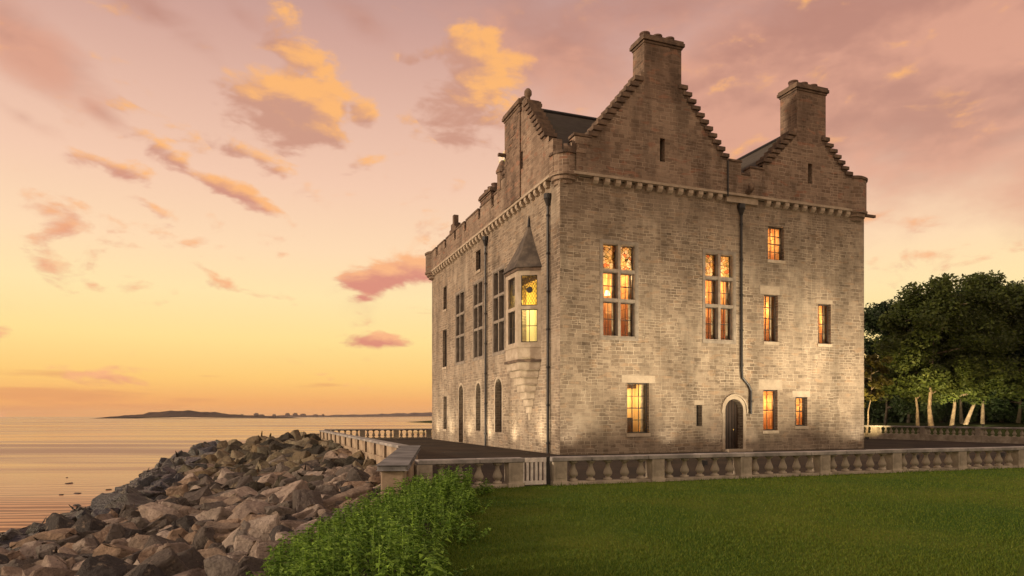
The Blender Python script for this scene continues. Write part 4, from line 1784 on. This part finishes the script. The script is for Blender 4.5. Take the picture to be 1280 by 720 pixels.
WARM = (1.0, 0.80, 0.53)
for k, u in enumerate((1.6, 6.6, 11.8, 16.8)):
    fixture('floodlight', W(u, -8.6, 0.0), W(u, 0, 5.0), FLOOD_W * (0.8, 0.95, 1.15, 1.5)[k], 60, 1.0, WARM, 'black floodlight on the terrace behind the lawn balustrade', 'floodlights aimed at the front')
for v in (1.9, 5.9, 10.0, 14.2, 18.3, 22.2):
    fixture('floodlight', W(-0.85, v, 0.0), W(-0.1, v, 4.0), UPLIGHT_W, 130, 1.0, WARM, 'flush uplight in the terrace at the foot of the side wall', 'uplights along the side wall', True, 0.25)
for v in (3.5, 11.5, 19.5):  # added fill lights that brighten the side wall
    fixture('floodlight', W(-4.6, v, 0.0), W(-0.1, v, 3.0), 820.0, 100, 1.0, (1.0, 0.82, 0.58), 'added unseen flush light in the side terrace that brightens the wall', 'added washes along the side terrace', True, 0.2)
for u, q in ((0.4, 0.7), (5.7, 0.55), (8.5, 0.4), (10.75, 0.3), (17.9, 0.9)):
    fixture('floodlight', W(u, -0.62, 0.0), W(u, -0.1, 3.0), UPLIGHT_W * q * .5, 120, 1.0, (1.0, 0.82, 0.60), 'flush uplight in the terrace at the foot of the front wall', 'uplights along the front wall', True, 0.25)


# ------------------------------------------------------------------ trees
def tree(label, x, y, z, h, crown_r, trunk_h, lean, seed, leaf='leaf', n_limb=11, per_limb=6, leaves=85, tr=0.24, flat=0.8, group='trees beyond the drive', low=0.0):
    rr = random.Random(seed)
    t = empty('broadleaf_tree', (x, y, z))
    tag(t, label, 'tree', group)
    mb = MB()
    top = Vector((lean[0], lean[1], h * 0.86))
    pts, rad = [], []
    for k in range(7):
        q = k / 6
        p = Vector((lean[0] * q ** 0.8 + rr.uniform(-.12, .12) * (k > 0), lean[1] * q ** 0.8 + rr.uniform(-.12, .12) * (k > 0), -0.3 + (h * 0.86 + 0.3) * q))
        pts.append(p)
        rad.append(tr * (1.35 if k == 0 else 1 - 0.82 * q))
    rad = [q * 0.66 for q in rad]
    mb.tube(pts, rad, 9)
    cl = []
    for k in range(n_limb):
        q = trunk_h / h + (0.86 - trunk_h / h) * (k + 0.3) / n_limb
        i = min(5, int(q / 0.86 * 6))
        f = q / 0.86 * 6 - i
        p0 = pts[i].lerp(pts[i + 1], f)
        a = k * 2.4 + rr.uniform(-.4, .4)
        # crown envelope: broad shoulder, domed top
        e = (q * h - trunk_h * (1 - low)) / max(0.1, h - trunk_h * (1 - low))
        env = crown_r * (math.sin(math.pi * min(1, 0.22 + 0.74 * e)) ** 0.7) * rr.uniform(0.75, 1.05)
        end = p0 + Vector((math.cos(a) * env, math.sin(a) * env, rr.uniform(0.05, 0.28) * env))
        mid = p0.lerp(end, 0.5) + Vector((rr.uniform(-.3, .3), rr.uniform(-.3, .3), rr.uniform(0, .5)))
        r0 = tr * (1 - q) * 0.6 + 0.03
        mb.tube([p0, mid, end], [r0, r0 * .6, r0 * .2], 6)
        for m_ in range(per_limb):
            s = rr.uniform(0.35, 1.08)
            c = (p0.lerp(mid, s * 2) if s < 0.5 else mid.lerp(end, s * 2 - 1)) + Vector((rr.gauss(0, .5), rr.gauss(0, .5), rr.gauss(0.1, .35)))
            cl.append((c, rr.uniform(0.55, 1.2) * crown_r * 0.29))
    for m_ in range(per_limb):
        cl.append((top + Vector((rr.gauss(0, crown_r * .22), rr.gauss(0, crown_r * .22), rr.uniform(-.3, h * 0.12))), crown_r * 0.26))
    # twigs and hanging sprays below the lowest limbs
    for k in range(n_limb):
        a = rr.uniform(0, 6.28)
        q = crown_r * rr.uniform(0.35, 0.95)
        cl.append((Vector((lean[0] * .5 + math.cos(a) * q, lean[1] * .5 + math.sin(a) * q, trunk_h * rr.uniform(1.15 - 0.6 * low, 1.6))), crown_r * rr.uniform(0.14, 0.24)))
    mb.build('trunk', 'bark' if leaf != 'leafdark' else 'barkshade', t, smooth=True, uv=False)
    rs = np.random.RandomState(seed)
    C = np.repeat(np.array([tuple(c) for c, _ in cl]), leaves, 0)
    S = np.repeat(np.array([s for _, s in cl]), leaves)
    n = len(C)
    d = rs.normal(size=(n, 3))
    d /= np.linalg.norm(d, axis=1)[:, None]
    d *= (rs.uniform(0, 1, n) ** 0.45)[:, None]
    d[:, 2] *= flat
    pos = C + d * S[:, None]
    leaf_cards('crown', pos, rs, 0.11, 0.24, leaf, t, 0.35)
    return t


def leaf_cards(name, pos, rs, s0, s1, mat, parent, flat=0.0):
    n = len(pos)
    a = rs.normal(size=(n, 3))
    a[:, 2] *= (1 - flat)
    a /= np.linalg.norm(a, axis=1)[:, None]
    b = rs.normal(size=(n, 3))
    b -= a * (a * b).sum(1)[:, None]
    b /= np.linalg.norm(b, axis=1)[:, None]
    sz = rs.uniform(s0, s1, n)[:, None]
    a, b = a * sz, b * sz * 0.55
    V = np.stack([pos - a, pos + b * .9 - a * .1, pos + a, pos - b * .9 - a * .1], 1).reshape(-1, 3)
    return np_mesh(name, V, 4, mat, parent)


def np_mesh(name, V, k, mat, parent=None):
    me = bpy.data.meshes.new(name)
    nv = len(V)
    me.vertices.add(nv)
    me.vertices.foreach_set('co', V.astype(np.float32).ravel())
    me.loops.add(nv)
    me.loops.foreach_set('vertex_index', np.arange(nv, dtype=np.int32))
    me.polygons.add(nv // k)
    me.polygons.foreach_set('loop_start', np.arange(0, nv, k, dtype=np.int32))
    me.update(calc_edges=True)
    me.validate()
    me.materials.append(M[mat])
    o = bpy.data.objects.new(name, me)
    COL.objects.link(o)
    if parent is not None:
        o.parent = parent
    return o


def tx(px, dep):
    return (px - 640) / 866 * dep


TR = [
    # label, px of the trunk, distance, height, crown, trunk, lean, leaf
    ('small slender tree with golden leaves at the right corner of the castle', 1083, 56, 6.2, 1.5, 2.6, (0.5, 0), 'leafgold', 0.11),
    ('tree with a thin reddish trunk just left of the thickest floodlit trunk', 1147, 66, 12.5, 4.2, 4.0, (-0.3, 0), 'leaf', 0.20),
    ('tree with the thickest, brightest floodlit trunk in the grove', 1164, 64, 13.2, 4.6, 4.4, (0.2, 0.3), 'leaf', 0.30),
    ('tree with a straight pale trunk between the thick trunk and the leaning one', 1189, 68, 14.2, 4.6, 4.2, (0.7, 0), 'leaf', 0.25),
    ('tree with a dim upright trunk right behind the leaning trunk', 1202, 72, 15.0, 4.4, 4.6, (0.2, 0), 'leafdark', 0.24),
    ('tree whose floodlit trunk leans strongly to the right', 1205, 69, 14.8, 4.6, 4.6, (3.4, 0.2), 'leaf', 0.26),
    ('tree with a bright trunk standing alone right of the leaning one', 1228, 71, 15.4, 5.0, 4.4, (0.5, 0), 'leaf', 0.25),
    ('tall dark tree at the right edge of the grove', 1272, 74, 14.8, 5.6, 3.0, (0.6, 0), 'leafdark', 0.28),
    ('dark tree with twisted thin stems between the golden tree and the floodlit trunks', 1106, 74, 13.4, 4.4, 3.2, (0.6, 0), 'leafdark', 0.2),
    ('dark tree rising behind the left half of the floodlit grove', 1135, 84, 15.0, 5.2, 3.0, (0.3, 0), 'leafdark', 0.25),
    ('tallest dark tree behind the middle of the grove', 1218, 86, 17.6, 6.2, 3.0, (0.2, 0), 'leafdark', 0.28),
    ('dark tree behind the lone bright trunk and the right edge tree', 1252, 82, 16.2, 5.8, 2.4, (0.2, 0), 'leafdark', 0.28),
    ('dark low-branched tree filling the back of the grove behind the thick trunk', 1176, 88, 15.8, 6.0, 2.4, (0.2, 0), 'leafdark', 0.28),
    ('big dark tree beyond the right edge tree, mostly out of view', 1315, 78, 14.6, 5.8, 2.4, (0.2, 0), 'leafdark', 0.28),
]
for k, (lb, px, dep, h, cr_, th, ln, lf, trr) in enumerate(TR):
    small = k == 0
    dark = lf == 'leafdark'
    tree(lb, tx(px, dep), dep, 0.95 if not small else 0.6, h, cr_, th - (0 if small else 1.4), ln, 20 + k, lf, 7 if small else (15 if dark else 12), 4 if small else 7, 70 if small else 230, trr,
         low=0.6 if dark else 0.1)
# dark thicket at the back of the grove
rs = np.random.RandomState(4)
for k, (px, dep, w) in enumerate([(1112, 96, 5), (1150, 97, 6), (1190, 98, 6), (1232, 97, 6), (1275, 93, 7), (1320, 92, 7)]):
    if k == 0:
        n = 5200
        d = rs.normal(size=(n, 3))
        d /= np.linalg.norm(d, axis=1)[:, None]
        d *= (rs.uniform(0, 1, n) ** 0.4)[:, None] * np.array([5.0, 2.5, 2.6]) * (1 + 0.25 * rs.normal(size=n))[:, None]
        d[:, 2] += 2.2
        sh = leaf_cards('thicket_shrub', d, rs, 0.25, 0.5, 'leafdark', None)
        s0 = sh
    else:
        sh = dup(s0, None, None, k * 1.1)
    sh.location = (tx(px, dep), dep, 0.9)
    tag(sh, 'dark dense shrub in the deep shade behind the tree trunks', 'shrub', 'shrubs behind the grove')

fixture('floodlight', (tx(1150, 57), 57.5, 0.8), (tx(1163, 64), 64, 5.2), TREE_W, 74, 1.0, (1.0, 0.72, 0.34), 'black floodlight on the grass aimed at the thick tree trunk', None)
fixture('floodlight', (tx(1202, 60), 61, 0.8), (tx(1206, 69), 69, 4.2), TREE_W * 0.8, 66, 1.0, (1.0, 0.78, 0.42), 'black floodlight on the grass aimed at the leaning tree trunk', None)
fixture('floodlight', (tx(1238, 63), 64, 0.8), (tx(1229, 71), 71, 2.5), TREE_W * 0.25, 60, 0.8, (1.0, 0.82, 0.5), 'black floodlight on the grass aimed at the lone bright trunk', None)


fixture('floodlight', (tx(1088, 52), 52.5, 0.0), (tx(1083, 56), 56, 3.0), TREE_W * 0.40, 80, 1.0, (1.0, 0.72, 0.34), 'black floodlight on the drive aimed at the small golden tree', None)


# ------------------------------------------------------------------ boulders
def boulder_mesh(seed):
    rr = random.Random(seed)
    bm = bmesh.new()
    sx, sy, sz = rr.uniform(0.9, 1.35), rr.uniform(0.75, 1.0), rr.uniform(0.55, 0.85)
    # a quarried block: a box whose corners are knocked off by random planes
    bmesh.ops.create_cube(bm, size=1.75)
    for v in bm.verts:
        v.co = Vector((v.co.x * rr.uniform(.8, 1.05), v.co.y * rr.uniform(.8, 1.05), v.co.z * rr.uniform(.8, 1.05)))
    for k in range(rr.randint(10, 14)):
        n = Vector((rr.gauss(0, 1), rr.gauss(0, 1), rr.gauss(0, 1))).normalized()
        d = rr.uniform(0.66, 0.98)
        r = bmesh.ops.bisect_plane(bm, geom=bm.verts[:] + bm.edges[:] + bm.faces[:], plane_co=n * d, plane_no=n, clear_outer=True)
        ed = [e for e in r['geom_cut'] if isinstance(e, bmesh.types.BMEdge)]
        if ed:
            bmesh.ops.contextual_create(bm, geom=ed)
    bmesh.ops.convex_hull(bm, input=bm.verts)
    bmesh.ops.dissolve_limit(bm, angle_limit=R(6), verts=bm.verts, edges=bm.edges)
    for v in bm.verts:
        v.co = Vector((v.co.x * sx, v.co.y * sy, v.co.z * sz))
    bmesh.ops.bevel(bm, geom=list(bm.edges), offset=0.085, segments=2, affect='EDGES', profile=0.5)
    bmesh.ops.triangulate(bm, faces=bm.faces)
    for _ in range(3):
        long_e = [e for e in bm.edges if e.calc_length() > 0.17]
        bmesh.ops.subdivide_edges(bm, edges=long_e, cuts=1)
        bmesh.ops.triangulate(bm, faces=[f for f in bm.faces if len(f.verts) > 3])
    bm.normal_update()
    for v in bm.verts:
        p = v.co * 1.6 + Vector((seed * 3.1, 0, 0))
        v.co += v.normal * (0.055 * mnoise.fractal(p, 0.9, 2.1, 3) + 0.030 * mnoise.noise(p * 4.5))
    me = bpy.data.meshes.new('boulder')
    bm.to_mesh(me)
    bm.free()
    return me


ROCKS = [boulder_mesh(40 + k) for k in range(14)]
for me in ROCKS:
    me.materials.append(M['rock'])
WET = []
for me in ROCKS[:7]:
    c = me.copy()
    c.materials.clear()
    c.materials.append(M['wetrock'])
    WET.append(c)
MOSS_SHADED = []
for me in ROCKS[7:]:
    c = me.copy()
    c.materials.clear()
    c.materials.append(M['shadedmossrock'])
    MOSS_SHADED.append(c)
rr = random.Random(11)
cand = []
y = 8.4
while y < 66:
    sp = 0.54 + 0.020 * (y - 8) + 0.008 * max(0, y - 30)
    s = 0.35
    while s < 12.2:
        px = xbase(y) - s / 0.95 + rr.uniform(-.3, .3) * sp
        py = y + rr.uniform(-.35, .35) * sp
        cand.append((px, py, s, sp))
        s += sp * rr.uniform(0.85, 1.15)
    y += sp * 0.92


def in_frame(x, y, z):
    return y > 5 and -690 < x / y * 866 < 660 and (z - 1.75) / y * 866 > -235


def ok(x, y, s):
    if y < 15.5 and x > -3.35 - (0.25 if y < 12 else 0):      # nettles
        return False
    return in_frame(x, y, bank_z(x, y))


cand = [c for c in cand if ok(c[0], c[1], c[2])]
cand.sort(key=lambda c: c[1])
NOTE = [
    (185, 690, 'large orange-brown boulder nearest the bottom left, broad face to the viewer'),
]
rock_objs = []
for k, (x, y, s, sp) in enumerate(cand[:298]):
    wet = s > 7.9 + 0.6 * math.sin(y * 2.3)
    mossy = not wet and y > 33 + 3 * math.sin(s * 1.7)
    me = rr.choice(WET if wet else (MOSS_SHADED if mossy else ROCKS))
    o = bpy.data.objects.new('boulder', me)
    COL.objects.link(o)
    size = sp * rr.choice((0.36, 0.43, 0.5, 0.58, 0.70, 0.92))
    o.scale = (size * rr.uniform(.9, 1.15), size * rr.uniform(.85, 1.1), size * rr.uniform(.8, 1.05))
    o.location = (x, y, bank_z(x, y) + rr.uniform(-.1, .16) * size)
    o.rotation_euler = (rr.uniform(-.7, .7), rr.uniform(-.7, .7), rr.uniform(0, 6.28))
    tag(o, 'dark wet boulder on the seaward edge of the rock slope' if wet else 'dark olive boulder at the far end of the rock slope' if mossy else 'rough brown or grey boulder on the near slope between nettles and water', 'boulder',
        'dark boulders along the water' if wet else 'mossy, shade-darkened boulders at the far end' if mossy else 'boulders of the rock slope')
    rock_objs.append(o)
print('boulders', len(cand), len(rock_objs))
# small stones packed between the boulders, and any boulders past the first 298
mbv, mbf, mbm = [], [], []
base_me = [(np.array([tuple(v.co) for v in me.vertices]), [tuple(p.vertices) for p in me.polygons]) for me in ROCKS[:5]]
rest = [(x, y, bank_z(x, y), sp * 0.66) for (x, y, s, sp) in cand[298:]]
for k in range(1100):
    y = 8 + 52 * rr.random() ** 1.6
    s = rr.uniform(0.1, 10.5)
    x = xbase(y) - s / 0.95
    if not ok(x, y, s):
        continue
    rest.append((x, y, bank_z(x, y) - .05 + rr.uniform(0, .2), rr.uniform(0.12, 0.34) * (1 + y * 0.012)))
print('rest', len(rest))
off = 0
for (x, y, z, sz) in rest:
    V, F = rr.choice(base_me)
    rot = np.array(Matrix.Rotation(rr.uniform(0, 6.28), 3, Vector((rr.gauss(0, 1), rr.gauss(0, 1), rr.gauss(0, 1))).normalized()))
    Q = (V * sz) @ rot.T + np.array([x, y, z])
    mbv.append(Q)
    mbf += [tuple(i + off for i in f) for f in F]
    mbm += [2 if (xbase(y) - x) * .95 > 7.6 + rr.random() else 1 if y > 31 + rr.gauss(0, 7) else 0] * len(F)
    off += len(V)
me = bpy.data.meshes.new('rubble')
me.from_pydata(np.concatenate(mbv).tolist(), [], mbf)
me.materials.append(M['rock'])
me.materials.append(M['shadedmossrock'])
me.materials.append(M['wetrock'])
me.polygons.foreach_set('material_index', mbm)
o = bpy.data.objects.new('rubble', me)
COL.objects.link(o)
tag(o, 'small stones packed in the gaps between the boulders', 'rubble', None, 'stuff')


rr = random.Random(21)
for k in range(12):
    y = rr.uniform(24, 62)
    x = xbase(y) - 13.2 - (y - 24) * 0.02 - abs(rr.gauss(0, 2.6))
    o = bpy.data.objects.new('beach_stone', rr.choice(WET))
    COL.objects.link(o)
    q = rr.uniform(.08, .24)
    o.scale = (q * 1.3, q, q * .6)
    o.location = (x, y, SEA_Z + 0.02)
    o.rotation_euler = (0, 0, rr.uniform(0, 6.28))
    tag(o, 'small dark stone lying alone in the shallow water off the boulders', 'stone', 'stones in the shallows')

# ------------------------------------------------------------------ nettles and grass
def nettles():
    rs = np.random.RandomState(9)
    rr = random.Random(9)
    LV = []
    stems = MB()
    def left(y):
        return np.interp(y, [6, 8, 10, 12, 13.5, 15, 16.2], [-2.3, -2.9, -3.4, -3.3, -2.85, -2.3, -2.2])
    n = 0
    while n < 820:
        y = rr.uniform(6.4, 15.9)
        x0, x1 = left(y), -0.75 + 0.22 * math.sin(y * 2.1) + 0.12 * math.sin(y * 5.3)
        x = rr.uniform(x0, x1)
        edge = min(1, (x1 - x) / 0.5, (x - x0) / 0.6 + .35)
        zg = 0.0 if x > -1.4 else -0.38 * min(1, (-1.4 - x) / 1.6)
        hh = (0.26 + 0.34 * max(0, edge)) * rr.uniform(0.65, 1.2) * (0.9 + 0.25 * mnoise.noise((x * .9, y * .9, 0)))
        if y > 14:
            hh *= 1.1
        n += 1
        lx, ly = rr.gauss(0, .10), rr.gauss(0, .10)
        stems.tube([(x, y, zg - .05), (x + lx * .5, y + ly * .5, zg + hh * .55), (x + lx, y + ly, zg + hh)], [0.006, 0.005, 0.003], 4)
        m = int(6 + hh * 13)
        for k in range(m):
            q = 0.18 + 0.84 * (k + .5) / m
            px, py, pz = x + lx * q, y + ly * q, zg + hh * q
            a0 = (k % 2) * 1.57 + rr.uniform(-.3, .3)
            for sgn in (0, math.pi):
                a = a0 + sgn
                L_ = rr.uniform(.05, .115) * (1.15 - 0.45 * q)
                w = L_ * 0.34
                dx, dy = math.cos(a), math.sin(a)
                up = rr.uniform(-.1, .55)
                p0 = np.array((px, py, pz))
                t1 = p0 + L_ * 0.45 * np.array((dx, dy, up + .25))
                t2 = p0 + L_ * np.array((dx, dy, up - .35))
                sd_ = np.array((-dy, dx, rr.uniform(-.25, .25))) * w
                LV += [p0, t1 + sd_, t2, t1 - sd_]
    o = np_mesh('nettle_patch', np.array(LV), 4, 'nettle')
    tag(o, 'bright green nettle patch between the boulders and the lawn', 'nettles', None, 'stuff')
    o2 = stems.build('nettle_stems', 'nettle', o, uv=False)


nettles()


def grass():
    rs = np.random.RandomState(2)
    n = 200000
    # more blades near the viewer, width grows with distance
    y = 6.6 + 22 * rs.uniform(0, 1, n) ** 1.9
    x = rs.uniform(-1.05, 1, n) 
    x = np.where(rs.uniform(0, 1, n) < 2, rs.uniform(-0.09, 0.80, n) * y - 0.55, x)
    lim = 17.05 + (x - 0.72) * (0.352 / 0.936)
    lim = CY - 12.95 * CV[1] + (x - (CX - 12.95 * CV[0])) * (CU[1] / CU[0])
    edge = -0.98 + 0.12 * np.sin(y * 3)
    keep = (y < lim) & (x > edge)
    x, y = x[keep], y[keep]
    n = len(x)
    h = rs.uniform(0.014, 0.040, n) * (1 + 0.35 * np.sin(x * 1.3 + np.sin(y * .9)) * np.sin(y * 1.1))
    # longer along the foot of the wall and at the nettles
    h *= 1 + 2.6 * rs.uniform(0, 1, n) * np.exp(-(lim[keep] - y) / 0.22) + 1.2 * np.exp(-(x + 0.95) / 0.25)
    w = 0.0032 + 0.00042 * y
    a = rs.uniform(0, 6.283, n)
    dx, dy = np.cos(a) * w, np.sin(a) * w
    lx, ly = rs.normal(0, .45, n) * h, rs.normal(0, .45, n) * h
    z0 = np.full(n, -0.004)
    V = np.stack([np.stack([x - dx, y - dy, z0], 1), np.stack([x + dx, y + dy, z0], 1), np.stack([x + lx, y + ly, h], 1)], 1).reshape(-1, 3)
    o = np_mesh('grass', V, 3, 'grass')
    tag(o, 'short mown lawn grass in front of the balustrade', 'grass', None, 'stuff')


grass()

mb = MB()
mb.box(-4500, 3500, -60, 5200, -4.4, 48)
M['haze'] = bpy.data.materials.new('haze_air')
M['haze'].use_nodes = True
nt = M['haze'].node_tree
nt.nodes.clear()
o_ = nt.nodes.new('ShaderNodeOutputMaterial')
v_ = nt.nodes.new('ShaderNodeVolumePrincipled')
v_.inputs['Density'].default_value = 0.00004
v_.inputs['Color'].default_value = (0.9, 0.9, 0.9, 1)
nt.links.new(v_.outputs[0], o_.inputs['Volume'])
hz = mb.build('haze', 'haze', uv=False)
tag(hz, kind='stuff')
